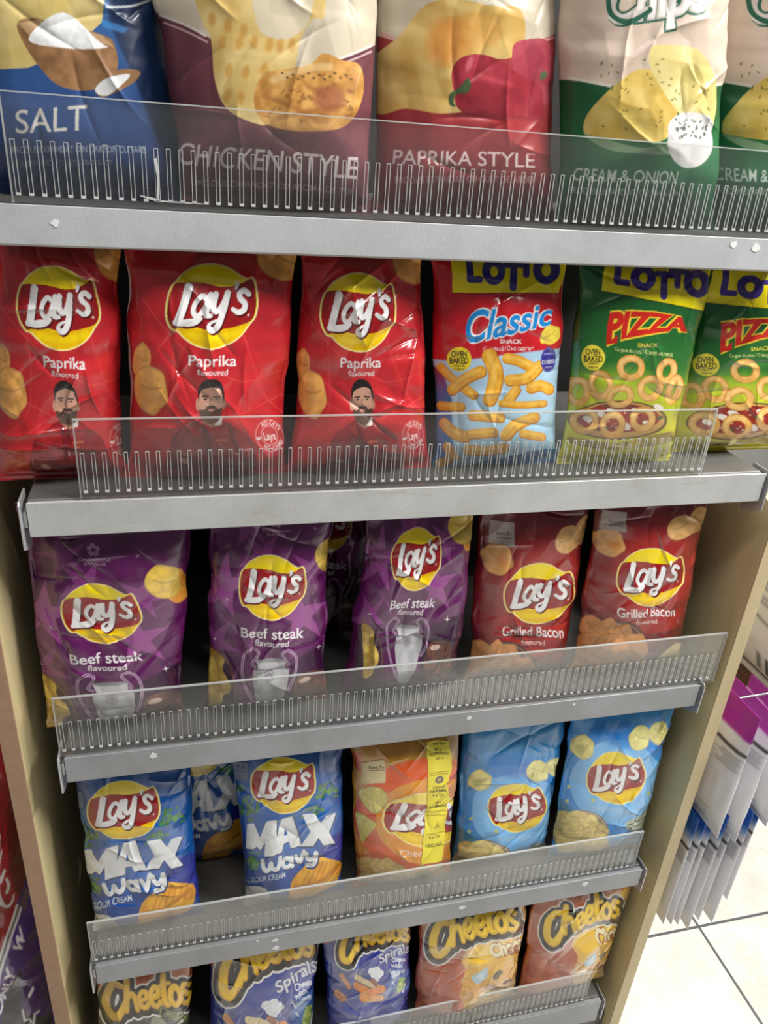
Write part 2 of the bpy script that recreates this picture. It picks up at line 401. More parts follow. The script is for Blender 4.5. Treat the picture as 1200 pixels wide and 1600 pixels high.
# pose, outline and print layout of every bag
BAGS = {
 'A1': dict(o=(0.081, 0.088, 0.289), q=[-0.1037, 0.1037, -0.1384, 0.0611], h=0.311, D=0.045,
  mx=[136.23, 183.18, -193.86, -8.7, 46.63, 228.6, -9.09, 21.28, -6.73, -389.9, 5.8, 212.06, -19.05],
  my=[318.39, 9.32, -589.02, -11.52, 20.67, 49.9, -1.24, 37.62, 8.09, -358.75, 4.4, 222.23, -15.5]),
 'A2': dict(o=(0.2669, 0.066, 0.289), q=[-0.0942, 0.0942, -0.1357, 0.0931], h=0.311, D=0.046,
  mx=[437.77, 151.47, 35.02, -5.71, 71.5, -211.28, -7.62, -17.64, 1.26, 287.14, -3.29, -148.67, 13.8],
  my=[336.28, 7.74, -552.23, -10.74, 18.0, 13.74, -1.11, 33.15, 13.12, -278.76, 3.45, 179.35, -13.03]),
 'A3': dict(o=(0.4751, 0.088, 0.289), q=[-0.1064, 0.1064, -0.1227, 0.0589], h=0.311, D=0.045,
  mx=[729.93, 146.56, 176.65, -5.34, 11.66, -544.35, -5.07, -40.25, -8.29, 781.02, -10.21, -409.57, 40.36],
  my=[345.81, 7.31, -492.33, -8.73, 15.94, -25.52, -0.72, 24.71, 2.45, -177.54, 2.2, 120.02, -8.05]),
 'A4': dict(o=(0.6743, 0.064, 0.289), q=[-0.1007, 0.1007, -0.1584, 0.0344], h=0.311, D=0.045,
  mx=[999.51, 126.29, 273.64, -4.65, 22.56, -834.76, -4.12, -62.05, -3.87, 1199.52, -15.94, -629.3, 61.25],
  my=[362.11, 6.26, -467.61, -8.19, 14.24, -51.77, -0.63, 21.37, 4.78, -133.09, 1.59, 94.38, -5.77]),
 'A5': dict(o=(0.9041, 0.086, 0.289), q=[-0.1239, 0.1239, -0.191, 0.032], h=0.311, D=0.045,
  mx=[1021.93, 134.61, 351.14, -5.5, 13.35, -1021.65, -3.49, -75.31, -4.82, 1472.73, -19.72, -772.65, 74.99],
  my=[370.17, 6.7, -421.45, -6.97, 14.59, -72.87, -0.55, 16.08, 3.3, -72.08, 0.84, 58.55, -3.17]),
 'B1': dict(o=(0.0308, 0.062, 0.0), q=[-0.0687, 0.0687, -0.0359, 0.0813], h=0.262, D=0.036,
  mx=[307.08, 118.57, -37.0, -1.56, 3.31, 219.92, -3.68, 13.78, -6.78, -303.3, 4.29, 156.88, -14.97],
  my=[746.48, -3.28, -218.79, -5.37, 6.45, -428.29, 0.23, -14.57, 1.2, 498.75, -6.83, -244.38, 24.41]),
 'B2': dict(o=(0.1861, 0.058, 0.0), q=[-0.0899, 0.0899, -0.0722, 0.1012], h=0.262, D=0.038,
  mx=[323.72, 129.12, 26.52, -3.33, 18.13, -55.7, -4.05, -5.16, -5.41, 81.92, -0.9, -43.16, 4.39],
  my=[750.12, -4.71, -208.54, -5.35, 7.21, -442.31, 0.33, -15.65, 2.82, 521.48, -7.13, -256.04, 25.4]),
 'B3': dict(o=(0.3664, 0.06, 0.0), q=[-0.0887, 0.0887, -0.0789, 0.0554], h=0.262, D=0.036,
  mx=[323.34, 137.64, 107.4, -3.6, -10.73, -275.42, -3.32, -19.37, -8.16, 398.5, -5.31, -208.84, 20.34],
  my=[740.66, 2.49, -208.3, -4.96, 7.42, -427.05, 0.1, -15.95, -0.08, 505.32, -6.94, -249.85, 24.75]),
 'B4': dict(o=(0.5429, 0.062, 0.0), q=[-0.0835, 0.0835, -0.1163, 0.0491], h=0.262, D=0.032,
  mx=[777.39, 98.28, 114.62, -2.82, 14.83, -358.59, -2.14, -25.33, -2.05, 511.28, -6.95, -266.87, 25.57],
  my=[730.82, -3.49, -208.19, -3.72, 5.4, -337.28, 0.21, -12.25, 2.32, 391.71, -5.42, -194.16, 19.0]),
 'B5': dict(o=(0.7065, 0.056, 0.0), q=[-0.0816, 0.0816, -0.1019, 0.0758], h=0.262, D=0.032,
  mx=[962.95, 88.97, 197.36, -2.38, 20.17, -476.77, -1.81, -34.95, -1.09, 690.94, -9.45, -361.79, 34.46],
  my=[727.31, -3.22, -202.31, -3.51, 4.57, -323.11, 0.2, -11.89, 2.73, 380.01, -5.25, -188.34, 18.21]),
 'B6': dict(o=(0.9092, 0.084, 0.0), q=[-0.1082, 0.1082, -0.1222, 0.0759], h=0.262, D=0.032,
  mx=[951.74, 99.14, 242.45, -2.77, 3.12, -486.42, -1.6, -36.04, -2.87, 713.92, -9.78, -374.76, 35.79],
  my=[709.64, 3.31, -190.92, -3.51, 6.97, -350.18, 0.11, -14.44, 1.34, 423.83, -5.85, -211.83, 20.36]),
 'C1': dict(o=(0.0588, 0.062, -0.348), q=[-0.0843, 0.0843, -0.0795, 0.1137], h=0.322, D=0.038,
  mx=[418.13, 95.48, -12.66, -1.21, 30.65, 176.57, -3.05, 9.33, -1.45, -238.48, 3.42, 122.97, -12.06],
  my=[1101.37, -7.71, -103.21, -5.08, 2.87, -737.48, 0.66, -37.95, 4.63, 946.35, -13.04, -481.63, 46.96]),
 'C2': dict(o=(0.2554, 0.06, -0.348), q=[-0.0829, 0.0829, -0.0707, 0.0788], h=0.322, D=0.036,
  mx=[417.77, 97.24, 40.24, -2.08, 7.19, -112.11, -2.32, -8.2, -3.51, 161.24, -2.13, -84.36, 8.19],
  my=[1109.76, -10.73, -110.09, -4.18, 4.25, -628.95, 0.57, -32.29, 2.1, 804.85, -11.13, -409.97, 39.83]),
 'C3': dict(o=(0.4428, 0.062, -0.348), q=[-0.0881, 0.0881, -0.0611, 0.0817], h=0.322, D=0.036,
  mx=[411.25, 126.82, 148.91, -3.12, -4.14, -402.76, -2.56, -28.28, -5.68, 579.95, -7.89, -303.37, 29.16],
  my=[1132.92, -8.07, -113.33, -4.05, 5.45, -605.88, 0.47, -31.12, 1.17, 777.69, -10.75, -395.97, 38.31]),
 'C4': dict(o=(0.6295, 0.072, -0.348), q=[-0.0805, 0.0805, -0.1041, 0.0634], h=0.322, D=0.034,
  mx=[985.73, 80.03, 136.6, -1.87, 15.36, -351.6, -1.58, -25.44, -0.92, 507.99, -6.96, -265.81, 25.27],
  my=[1019.31, -4.29, -105.77, -3.18, 2.8, -486.74, 0.32, -25.03, 2.11, 622.94, -8.64, -317.83, 30.59]),
 'C5': dict(o=(0.8057, 0.06, -0.348), q=[-0.0958, 0.0958, -0.1151, 0.0588], h=0.322, D=0.036,
  mx=[980.47, 88.17, 187.1, -2.35, 4.59, -465.89, -1.58, -33.43, -2.5, 674.61, -9.25, -353.18, 33.72],
  my=[1048.95, -9.73, -112.02, -3.38, 4.06, -522.89, 0.47, -26.79, 1.77, 669.67, -9.28, -341.27, 32.88]),
 'D1': dict(o=(0.0748, 0.06, -0.75), q=[-0.0812, 0.0812, -0.0777, 0.0781], h=0.365, D=0.036,
  mx=[466.17, 78.56, -28.14, -1.27, 10.38, 69.89, -1.82, 4.68, -1.94, -101.52, 1.47, 53.19, -5.01],
  my=[1409.28, -11.98, -15.98, -3.7, 1.87, -791.25, 0.67, -45.68, 2.23, 1051.57, -14.58, -541.74, 52.1]),
 'D2': dict(o=(0.3022, 0.06, -0.75), q=[-0.0806, 0.0806, -0.1023, 0.0622], h=0.365, D=0.036,
  mx=[462.67, 79.35, 23.4, -1.64, 14.98, -119.9, -1.7, -8.24, -0.94, 166.84, -2.25, -86.73, 8.27],
  my=[1410.04, -13.7, -22.75, -3.36, 0.48, -729.57, 0.66, -41.99, 2.28, 968.98, -13.46, -499.25, 47.91]),
 'D3': dict(o=(0.4815, 0.06, -0.75), q=[-0.083, 0.083, -0.111, 0.0645], h=0.365, D=0.036,
  mx=[630.41, 76.17, 73.34, -1.61, 16.37, -217.55, -1.53, -15.56, -0.52, 311.34, -4.26, -162.62, 15.42],
  my=[1381.61, -13.15, -30.38, -3.2, 0.09, -687.43, 0.62, -39.35, 2.28, 912.5, -12.68, -469.92, 45.01]),
 'D4': dict(o=(0.6597, 0.074, -0.75), q=[-0.0871, 0.0871, -0.1113, 0.069], h=0.365, D=0.036,
  mx=[930.72, 73.1, 118.07, -1.38, 12.99, -249.51, -1.34, -18.6, -0.89, 365.61, -5.02, -191.72, 18.16],
  my=[1304.6, -11.21, -40.8, -3.43, 1.19, -721.98, 0.58, -41.19, 2.26, 958.9, -13.33, -493.53, 47.15]),
 'D5': dict(o=(0.8347, 0.056, -0.75), q=[-0.09, 0.09, -0.1142, 0.0742], h=0.365, D=0.036,
  mx=[931.46, 72.58, 162.01, -1.62, 13.33, -375.0, -1.22, -27.22, -0.68, 545.1, -7.51, -285.38, 27.04],
  my=[1333.79, -12.59, -43.19, -2.93, 0.5, -617.88, 0.56, -35.03, 2.06, 819.71, -11.4, -421.66, 40.23]),
 'E1': dict(o=(0.0413, 0.045, -1.12), q=[-0.0772, 0.0772, -0.0474, 0.1028], h=0.33, D=0.036,
  mx=[221.79, 74.47, -1.4, -0.97, 7.97, 23.77, -1.48, 1.2, -1.91, -32.45, 0.49, 16.73, -1.55],
  my=[1687.96, -16.29, 72.18, -3.23, 0.14, -835.89, 0.7, -50.73, 1.62, 1144.95, -15.87, -591.03, 56.2]),
 'E2': dict(o=(0.2473, 0.049, -1.12), q=[-0.0946, 0.0946, -0.0845, 0.0982], h=0.33, D=0.036,
  mx=[410.0, 84.42, 30.54, -1.58, 8.22, -79.67, -1.54, -5.78, -2.01, 114.42, -1.53, -59.73, 5.73],
  my=[1643.73, -18.4, 61.76, -2.91, 0.35, -780.21, 0.76, -47.29, 1.77, 1068.04, -14.83, -551.39, 52.36]),
 'E3': dict(o=(0.4402, 0.045, -1.12), q=[-0.0803, 0.0803, -0.0982, 0.0616], h=0.33, D=0.036,
  mx=[426.3, 89.73, 82.2, -2.35, 11.67, -367.14, -1.49, -24.09, -1.42, 514.47, -7.1, -267.11, 25.38],
  my=[1699.01, -33.03, 67.9, -3.63, -1.86, -989.93, 1.05, -59.79, 2.23, 1353.05, -18.8, -698.58, 66.3]),
 'E4': dict(o=(0.6301, 0.045, -1.12), q=[-0.1031, 0.1031, -0.123, 0.0843], h=0.33, D=0.036,
  mx=[726.75, 80.82, 89.48, -1.86, 10.4, -237.57, -1.3, -16.68, -1.34, 340.76, -4.69, -177.79, 16.88],
  my=[1579.35, -17.68, 46.16, -2.59, -0.26, -700.19, 0.71, -42.27, 1.73, 957.61, -13.31, -494.36, 46.85]),
 'E5': dict(o=(0.8304, 0.045, -1.12), q=[-0.0945, 0.0945, -0.1097, 0.0963], h=0.33, D=0.034,
  mx=[698.42, 81.22, 151.08, -1.77, 16.23, -333.64, -1.18, -23.88, -0.66, 483.15, -6.69, -252.47, 23.86],
  my=[1581.83, -17.3, 27.6, -2.82, -1.45, -731.31, 0.67, -43.71, 1.84, 998.15, -13.9, -514.97, 48.67]),
 'L1': dict(o=(-0.289, 0.1, -1.22), q=[-0.211, 0.211, -0.211, 0.211], h=0.86, D=0.09,
  mx=[-80.49, 222.3, -352.46, -13.36, 87.44, 649.72, -14.75, 54.33, 8.08, -1055.46, 14.85, 565.06, -52.28],
  my=[1767.06, -49.72, 248.0, -8.31, -10.36, -2299.26, 5.74, -146.08, 23.47, 2990.91, -41.06, -1567.45, 164.85]),
}

# ------------------------------------------------------------------ bags
def vnoise(x, y, seed):
    """smooth value noise, one unit per cell"""
    rs = np.random.RandomState(seed)
    G = rs.rand(64, 64) * 2 - 1
    xi = np.floor(x).astype(int); yi = np.floor(y).astype(int)
    fx = x - xi; fy = y - yi
    fx = fx * fx * fx * (fx * (fx * 6 - 15) + 10); fy = fy * fy * fy * (fy * (fy * 6 - 15) + 10)
    g = lambda a, b: G[a % 64, b % 64]
    return (g(xi, yi) * (1 - fx) + g(xi + 1, yi) * fx) * (1 - fy) + (g(xi, yi + 1) * (1 - fx) + g(xi + 1, yi + 1) * fx) * fy

def facets(x, y, seed):
    """crumpled sheet: flat triangles between random heights"""
    rs = np.random.RandomState(seed)
    G = rs.rand(64, 64) * 2 - 1
    x = x + y * 0.37
    xi = np.floor(x).astype(int); yi = np.floor(y).astype(int)
    fx = x - xi; fy = y - yi
    g = lambda a, b: G[a % 64, b % 64]
    a, b, c, d = g(xi, yi), g(xi + 1, yi), g(xi, yi + 1), g(xi + 1, yi + 1)
    lo = a + (b - a) * fx + (d - b) * fy
    hi = a + (c - a) * fy + (d - c) * fx
    return np.where(fx > fy, lo, hi)

def blur(h, n):
    for _ in range(n):
        p = np.pad(h, 1, mode='edge')
        h = (p[:-2, 1:-1] + p[2:, 1:-1] + p[1:-1, :-2] + p[1:-1, 2:] + 2 * p[1:-1, 1:-1]) / 6
    return h

def eprof(t):
    a = np.clip((t - .035) / .17, 0, 1); b = np.clip((.965 - t) / .30, 0, 1)
    f = lambda v: (1 - (1 - v) ** 2) ** .6
    return f(a) * f(b)

def cprof(s):
    return np.clip(1 - np.abs(s) ** 2.4, 0, 1) ** .6

def wrinkle(X, Z, s, t, w, h, seed, amp):
    k = 1.0 / max(amp, 1e-6)
    wx = X + 0.012 * vnoise(X * 22, Z * 22, seed + 5); wz = Z + 0.012 * vnoise(X * 22 + 9, Z * 22, seed + 6)
    d = 0.0052 * facets(wx / 0.052 + 3, wz / 0.060, seed) + 0.0019 * facets(wx / 0.023, wz / 0.027 + 7, seed + 1)
    d = d + 0.0022 * vnoise(X / 0.07, Z / 0.09, seed + 2)
    # gathers running in from the seals and from the side edges
    pl = vnoise(X / 0.010 + 0.4 * Z / 0.02, Z * 0 + 2.5, seed + 3)
    d = d + 0.0035 * pl * np.exp(-(1 - t) * h / 0.040) + 0.0030 * vnoise(X / 0.011, Z * 0 + 8.5, seed + 4) * np.exp(-t * h / 0.030)
    sd = vnoise(Z / 0.016, X * 0 + 4.5, seed + 7) * np.exp(-(1 - np.abs(s)) * w / 0.05)
    d = d + 0.0032 * sd
    # a few long sharp creases
    rs = np.random.RandomState(seed + 11)
    for i in range(20):
        ang = rs.uniform(0, math.pi); cx = rs.uniform(-.4, .4) * w; cz = rs.uniform(.15, .95) * h; ln = rs.uniform(.02, .055)
        dx, dz = math.cos(ang), math.sin(ang)
        u = (X - cx) * dx + (Z - cz) * dz; v = -(X - cx) * dz + (Z - cz) * dx + 0.1 * u * u / ln
        d = d + rs.choice([-1, 1]) * 0.0027 * np.exp(-np.abs(v) / 0.0030) * np.clip(1 - (u / ln) ** 2, 0, 1)
    return d * amp

def poly2(m, S, T):
    return (m[0] + m[1] * S + m[2] * T + m[3] * S * S + m[4] * S * T + m[5] * T * T + m[6] * S ** 3 + m[7] * S * S * T
            + m[8] * S * T * T + m[9] * T ** 3 + m[10] * S ** 4 + m[11] * T ** 4 + m[12] * S * S * T * T)

def grid_mesh(name, V, C, faces, mat, parent):
    me = bpy.data.meshes.new(name)
    n = len(V); f = len(faces)
    me.vertices.add(n); me.loops.add(4 * f); me.polygons.add(f)
    me.vertices.foreach_set('co', V.astype(np.float32).ravel())
    me.loops.foreach_set('vertex_index', faces.astype(np.int32).ravel())
    me.polygons.foreach_set('loop_start', np.arange(0, 4 * f, 4, dtype=np.int32))
    me.polygons.foreach_set('use_smooth', np.ones(f, dtype=bool))
    me.update(calc_edges=True)
    a = me.color_attributes.new('print', 'FLOAT_COLOR', 'POINT')
    a.data.foreach_set('color', np.c_[C, np.ones(n)].astype(np.float32).ravel())
    return link_mesh(name, me, mat, parent)

def cut(faces, keep):
    """keep some faces, drop unused vertices"""
    F = faces[keep]
    used, inv = np.unique(F, return_inverse=True)
    return used, inv.reshape(F.shape)

def bag(key, art, label, group, seed, mat=None, amp=1.0, dens=None, stickers=(), name='chip_bag', cat='chip bag', spec=None, step=0.00078):
    B = spec or BAGS[key]
    ox, oy, oz = B['o']; q = B['q']; h = B['h']; D = B['D']; w = (q[1] - q[0] + q[3] - q[2]) / 2
    dens = (dens or 1.0) * DENS
    ns = max(24, int(w / step * dens)); nt = max(30, int(h / step * dens)); nb = 14
    s1 = np.linspace(-1, 1, ns)
    s1 = np.sign(s1) * (1 - (1 - np.abs(s1)) ** 1.18)      # a little denser towards the edges
    t1 = np.linspace(0, 1, nt)
    s, t = np.meshgrid(s1, t1)
    xl = q[0] + (q[2] - q[0]) * t1; xr = q[1] + (q[3] - q[1]) * t1
    # silhouette wobble
    xl = xl + 0.0036 * (.75 + vnoise(t1 * h / 0.035, t1 * 0 + .5, seed + 21)) * np.minimum(1, eprof(t1) + .3)
    xr = xr - 0.0036 * (.75 + vnoise(t1 * h / 0.035, t1 * 0 + .5, seed + 22)) * np.minimum(1, eprof(t1) + .3)
    pin = 0.0030 * eprof(t1) - 0.0016
    xl = xl + pin; xr = xr - pin
    X = (xl + xr)[:, None] / 2 + s * (xr - xl)[:, None] / 2
    Z = h * t
    e = eprof(t)
    wr = wrinkle(X, Z, s, t, w, h, seed, amp)
    wr = blur(wr, 1)
    fade = np.clip((1 - np.abs(s)) / .06, 0, 1) * np.clip(np.minimum(t, 1 - t) / .05, 0, 1)
    crimp = 0.0006 * np.sin(Z / 0.0011) * (1 - np.clip(np.minimum(t, 1 - t) / .035, 0, 1))
    Y = -D * e * cprof(s) - np.maximum(wr, -0.8 * D * e * cprof(s)) * fade + crimp - 0.0004
    V = np.stack([X, Y, Z], -1).reshape(-1, 3)
    px, py = poly2(B['mx'], s, t), poly2(B['my'], s, t)
    C = art.sample(px, py).reshape(-1, 3)
    idx = np.arange(ns * nt).reshape(nt, ns)
    fr = np.stack([idx[:-1, :-1], idx[:-1, 1:], idx[1:, 1:], idx[1:, :-1]], -1)
    # back: nb columns between the two side edges
    sb = np.linspace(1, -1, nb + 2)[1:-1]
    Sb, Tb = np.meshgrid(sb, t1)
    Xb = (xl + xr)[:, None] / 2 + Sb * (xr - xl)[:, None] / 2
    Yb = D * 0.85 * eprof(Tb) * cprof(Sb) + 0.0004
    Vb = np.stack([Xb, Yb, h * Tb], -1).reshape(-1, 3)
    side = C.reshape(nt, ns, 3)
    Cb = np.repeat(((side[:, :3].mean(1) + side[:, -3:].mean(1)) / 2)[:, None], nb, 1).reshape(-1, 3)
    ib = ns * nt + np.arange(nb * nt).reshape(nt, nb)
    full = np.concatenate([idx[:, -1:], ib, idx[:, :1]], 1)
    bk = np.stack([full[:-1, :-1], full[:-1, 1:], full[1:, 1:], full[1:, :-1]], -1)
    V = np.concatenate([V, Vb]); C = np.concatenate([C, Cb])
    rows = np.concatenate([np.repeat(np.arange(nt - 1), ns - 1), np.repeat(np.arange(nt - 1), nb + 1)])
    F = np.concatenate([fr.reshape(-1, 4), bk.reshape(-1, 4)])
    root = empty(name, (ox, oy, oz), label, cat, group)
    mat = mat or M_FILM
    r0, r1 = int(.036 * nt), int(.964 * nt)
    for nm, sel in (('bottom_seal', rows < r0), ('pouch', (rows >= r0) & (rows < r1)), ('top_seal', rows >= r1)):
        used, FF = cut(F, sel)
        grid_mesh(nm, V[used], C[used], FF, mat, root)
    fpx = (px[:-1, :-1] + px[1:, 1:]) / 2; fpy = (py[:-1, :-1] + py[1:, 1:]) / 2
    for nm, pts, lab, art2 in stickers:
        inside = pip(fpx.ravel(), fpy.ravel(), pts)
        if inside.sum() < 4: continue
        used, FF = cut(fr.reshape(-1, 4), inside)
        VV = V[used] + np.array([0, -0.0007, 0.0])
        C2 = (art2 or art).sample(px, py).reshape(-1, 3)[used]
        st = grid_mesh(nm, VV, C2, FF, M_STICKER, root)
        st['label'] = lab
    return root

def pip(x, y, pts):
    c = np.zeros(x.shape, bool)
    n = len(pts)
    for i in range(n):
        x0, y0 = pts[i]; x1, y1 = pts[(i + 1) % n]
        if y0 == y1: continue
        m = ((y0 > y) != (y1 > y)) & (x < (x1 - x0) * (y - y0) / (y1 - y0) + x0)
        c ^= m
    return c

# ------------------------------------------------------------------ drawing the prints (flat artwork of each design)
_TXT = {}
def glyphs(s, off=0.0, shear=0.0, space=1.0):
    k = (s, off, shear, space)
    if k not in _TXT:
        cu = bpy.data.curves.new('t', 'FONT'); cu.body = s; cu.offset = off; cu.shear = shear; cu.size = 1.0
        cu.space_character = space; cu.resolution_u = 4
        ob = bpy.data.objects.new('t', cu); COL.objects.link(ob)
        dg = bpy.context.evaluated_depsgraph_get()
        me = ob.evaluated_get(dg).to_mesh()
        me.calc_loop_triangles()
        co = np.array([v.co[:2] for v in me.vertices]) if len(me.vertices) else np.zeros((0, 2))
        tr = np.array([x.vertices[:] for x in me.loop_triangles], int) if len(me.vertices) else np.zeros((0, 3), int)
        ob.evaluated_get(dg).to_mesh_clear()
        bpy.data.objects.remove(ob); bpy.data.curves.remove(cu)
        _TXT[k] = (co, tr)
    return _TXT[k]

def smooth_line(P, n=8, closed=False):
    P = np.asarray(P, float); m = len(P); out = []
    rng = range(m) if closed else range(m - 1)
    for i in rng:
        if closed: p0, p1, p2, p3 = P[(i - 1) % m], P[i], P[(i + 1) % m], P[(i + 2) % m]
        else: p0, p1, p2, p3 = P[max(i - 1, 0)], P[i], P[i + 1], P[min(i + 2, m - 1)]
        for k in range(n):
            u = k / n
            out.append(.5 * (2 * p1 + (p2 - p0) * u + (2 * p0 - 5 * p1 + 4 * p2 - p3) * u * u + (3 * p1 - p0 - 3 * p2 + p3) * u ** 3))
    if not closed: out.append(P[-1])
    return np.array(out)

class Art:
    def __init__(s, x0, y0, x1, y1, bg, S=3):
        s.x0, s.y0, s.S = x0, y0, S
        s.W, s.H = int((x1 - x0) * S), int((y1 - y0) * S)
        s.im = np.empty((s.H, s.W, 3), np.float32); s.im[:] = bg
        s.v = (0., 0., 1.); s.done = None
    def view(s, ox, oy, k): s.v = (ox, oy, k); return s
    def P(s, pts):
        p = np.asarray(pts, float).reshape(-1, 2)
        return (np.array([s.v[0], s.v[1]]) + p / s.v[2] - [s.x0, s.y0]) * s.S
    def box(s, p, pad):
        a = np.floor(p.min(0) - pad).astype(int); b = np.ceil(p.max(0) + pad).astype(int) + 1
        x0, y0 = max(a[0], 0), max(a[1], 0); x1, y1 = min(b[0], s.W), min(b[1], s.H)
        if x1 <= x0 or y1 <= y0: return None
        X, Y = np.meshgrid(np.arange(x0, x1) + .5, np.arange(y0, y1) + .5)
        return x0, y0, x1, y1, X, Y
    def put(s, b, m, col, a):
        x0, y0, x1, y1, X, Y = b
        if callable(col):
            vx = (X / s.S + s.x0 - s.v[0]) * s.v[2]; vy = (Y / s.S + s.y0 - s.v[1]) * s.v[2]
            c = col(vx, vy)
        else: c = np.asarray(col, np.float32)
        m = (m * a).astype(np.float32)[..., None]
        r = s.im[y0:y1, x0:x1]
        s.im[y0:y1, x0:x1] = r * (1 - m) + c * m
    def poly(s, pts, col, a=1., smooth=False, soft=0.):
        if smooth: pts = smooth_line(pts, 8, True)
        p = s.P(pts); sf = soft / s.v[2] * s.S
        b = s.box(p, 2 + sf)
        if b is None: return s
        m = pip(b[4], b[5], p).astype(np.float32)
        n = int(sf)
        if n: m = blur(m, min(n * 2, 40))
        s.put(b, m, col, a); return s
    def ell(s, cx, cy, rx, ry, col, rot=0., a=1., soft=0., inner=0.):
        p = s.P([(cx, cy)])[0]; k = s.S / s.v[2]
        R = max(rx, ry) * k
        b = s.box(p[None], R + 2)
        if b is None: return s
        c, sn = math.cos(math.radians(rot)), math.sin(math.radians(rot))
        dx, dy = b[4] - p[0], b[5] - p[1]
        u, v = (dx * c + dy * sn) / (rx * k), (-dx * sn + dy * c) / (ry * k)
        d = np.sqrt(u * u + v * v); sc = min(rx, ry) * k
        m = np.clip((1 - d) * sc / max(1, soft * k) + .5, 0, 1)
        if inner: m = m * np.clip((d - inner) * sc + .5, 0, 1)
        s.put(b, m, col, a); return s
    def line(s, pts, r, col, a=1., smooth=True, soft=0.):
        pts = np.asarray(pts, float)
        rr = np.full(len(pts), r, float) if np.isscalar(r) else np.asarray(r, float)
        q = np.c_[pts, rr]
        if smooth and len(q) > 2: q = smooth_line(q, 7)
        k = s.S / s.v[2]; p = s.P(q[:, :2]); R = q[:, 2] * k
        b = s.box(p, R.max() + 2)
        if b is None: return s
        X, Y = b[4], b[5]; best = np.full(X.shape, 1e9)
        for i in range(len(p) - 1):
            d = p[i + 1] - p[i]; l2 = max(d @ d, 1e-9)
            u = np.clip(((X - p[i, 0]) * d[0] + (Y - p[i, 1]) * d[1]) / l2, 0, 1)
            best = np.minimum(best, np.hypot(X - p[i, 0] - u * d[0], Y - p[i, 1] - u * d[1]) - (R[i] + u * (R[i + 1] - R[i])))
        s.put(b, np.clip(.5 - best / max(1, soft * k), 0, 1), col, a); return s
    def text(s, st, cx, cy, w, hcap, col, rot=0., off=0., shear=0., a=1., warp=None, space=1.0):
        """text centred on cx,cy (middle of the capitals), w wide, capitals hcap tall"""
        co, tr = glyphs(st, off, shear, space)
        if not len(co): return s
        mn, mx = co.min(0), co.max(0)
        x = (co[:, 0] - (mn[0] + mx[0]) / 2) / (mx[0] - mn[0]) * w
        y = -(co[:, 1] - 0.36) / 0.72 * hcap
        if warp: x, y = warp(x, y)
        c, sn = math.cos(math.radians(rot)), math.sin(math.radians(rot))
        p = s.P(np.c_[cx + x * c - y * sn, cy + x * sn + y * c])
        b = s.box(p, 2)
        if b is None: return s
        x0, y0, x1, y1, X, Y = b
        m = np.zeros(X.shape, bool)
        for t in tr:
            A, B_, C_ = p[t[0]], p[t[1]], p[t[2]]
            lo = np.floor(np.minimum(np.minimum(A, B_), C_)).astype(int) - 1; hi = np.ceil(np.maximum(np.maximum(A, B_), C_)).astype(int) + 1
            i0, i1 = max(lo[0] - x0, 0), max(hi[0] - x0, 0); j0, j1 = max(lo[1] - y0, 0), max(hi[1] - y0, 0)
            xx, yy = X[j0:j1, i0:i1], Y[j0:j1, i0:i1]
            if xx.size == 0: continue
            e = lambda P0, P1: (P1[0] - P0[0]) * (yy - P0[1]) - (P1[1] - P0[1]) * (xx - P0[0])
            a0, a1, a2 = e(A, B_), e(B_, C_), e(C_, A)
            m[j0:j1, i0:i1] |= ((a0 >= 0) & (a1 >= 0) & (a2 >= 0)) | ((a0 <= 0) & (a1 <= 0) & (a2 <= 0))
        s.put(b, m.astype(np.float32), col, a); return s
    def all(s, col, a=1.):
        X, Y = np.meshgrid(np.arange(s.W) + .5, np.arange(s.H) + .5)
        s.put((0, 0, s.W, s.H, X, Y), np.ones(X.shape, np.float32), col, a); return s
    def sample(s, px, py):
        if s.done is None:
            im = s.im
            for ch in range(1):
                p = np.pad(im, ((1, 1), (1, 1), (0, 0)), mode='edge')
                im = (p[:-2, 1:-1] + p[2:, 1:-1] + p[1:-1, :-2] + p[1:-1, 2:] + 2 * p[1:-1, 1:-1]) / 6
            s.done = lin(np.clip(im, 0, 255)).astype(np.float32)
        x = np.clip((px - s.x0) * s.S - .5, 0, s.W - 1.001); y = np.clip((py - s.y0) * s.S - .5, 0, s.H - 1.001)
        xi, yi = x.astype(int), y.astype(int); fx, fy = (x - xi)[..., None], (y - yi)[..., None]
        I = s.done
        return (I[yi, xi] * (1 - fx) + I[yi, xi + 1] * fx) * (1 - fy) + (I[yi + 1, xi] * (1 - fx) + I[yi + 1, xi + 1] * fx) * fy

def tex(c1, c2, sc, seed, c3=None, thr=0.25):
    """mottled print colour between two tones"""
    c1, c2 = np.array(c1, float), np.array(c2, float)
    def f(X, Y):
        n = .5 + .5 * (0.65 * vnoise(X / sc, Y / sc, seed) + .35 * vnoise(X / sc * 2.7, Y / sc * 2.7, seed + 1))
        n = np.clip((n - .2) / .6, 0, 1)[..., None]
        r = c1 * (1 - n) + c2 * n
        if c3 is not None:
            k = vnoise(X / sc * 3.1 + 5, Y / sc * 3.1, seed + 2)
            r = np.where((k > thr + .3)[..., None], np.array(c3, float), r)
        return r
    return f

def vgrad(stops, axis=1):
    ys = [v for v, _ in stops]; cs = np.array([c for _, c in stops], float)
    def f(X, Y):
        v = Y if axis == 1 else X
        return np.stack([np.interp(v, ys, cs[:, i]) for i in range(3)], -1)
    return f

WHITE = (238, 236, 236)
YEL = (250, 222, 10)
RED = (156, 22, 28)

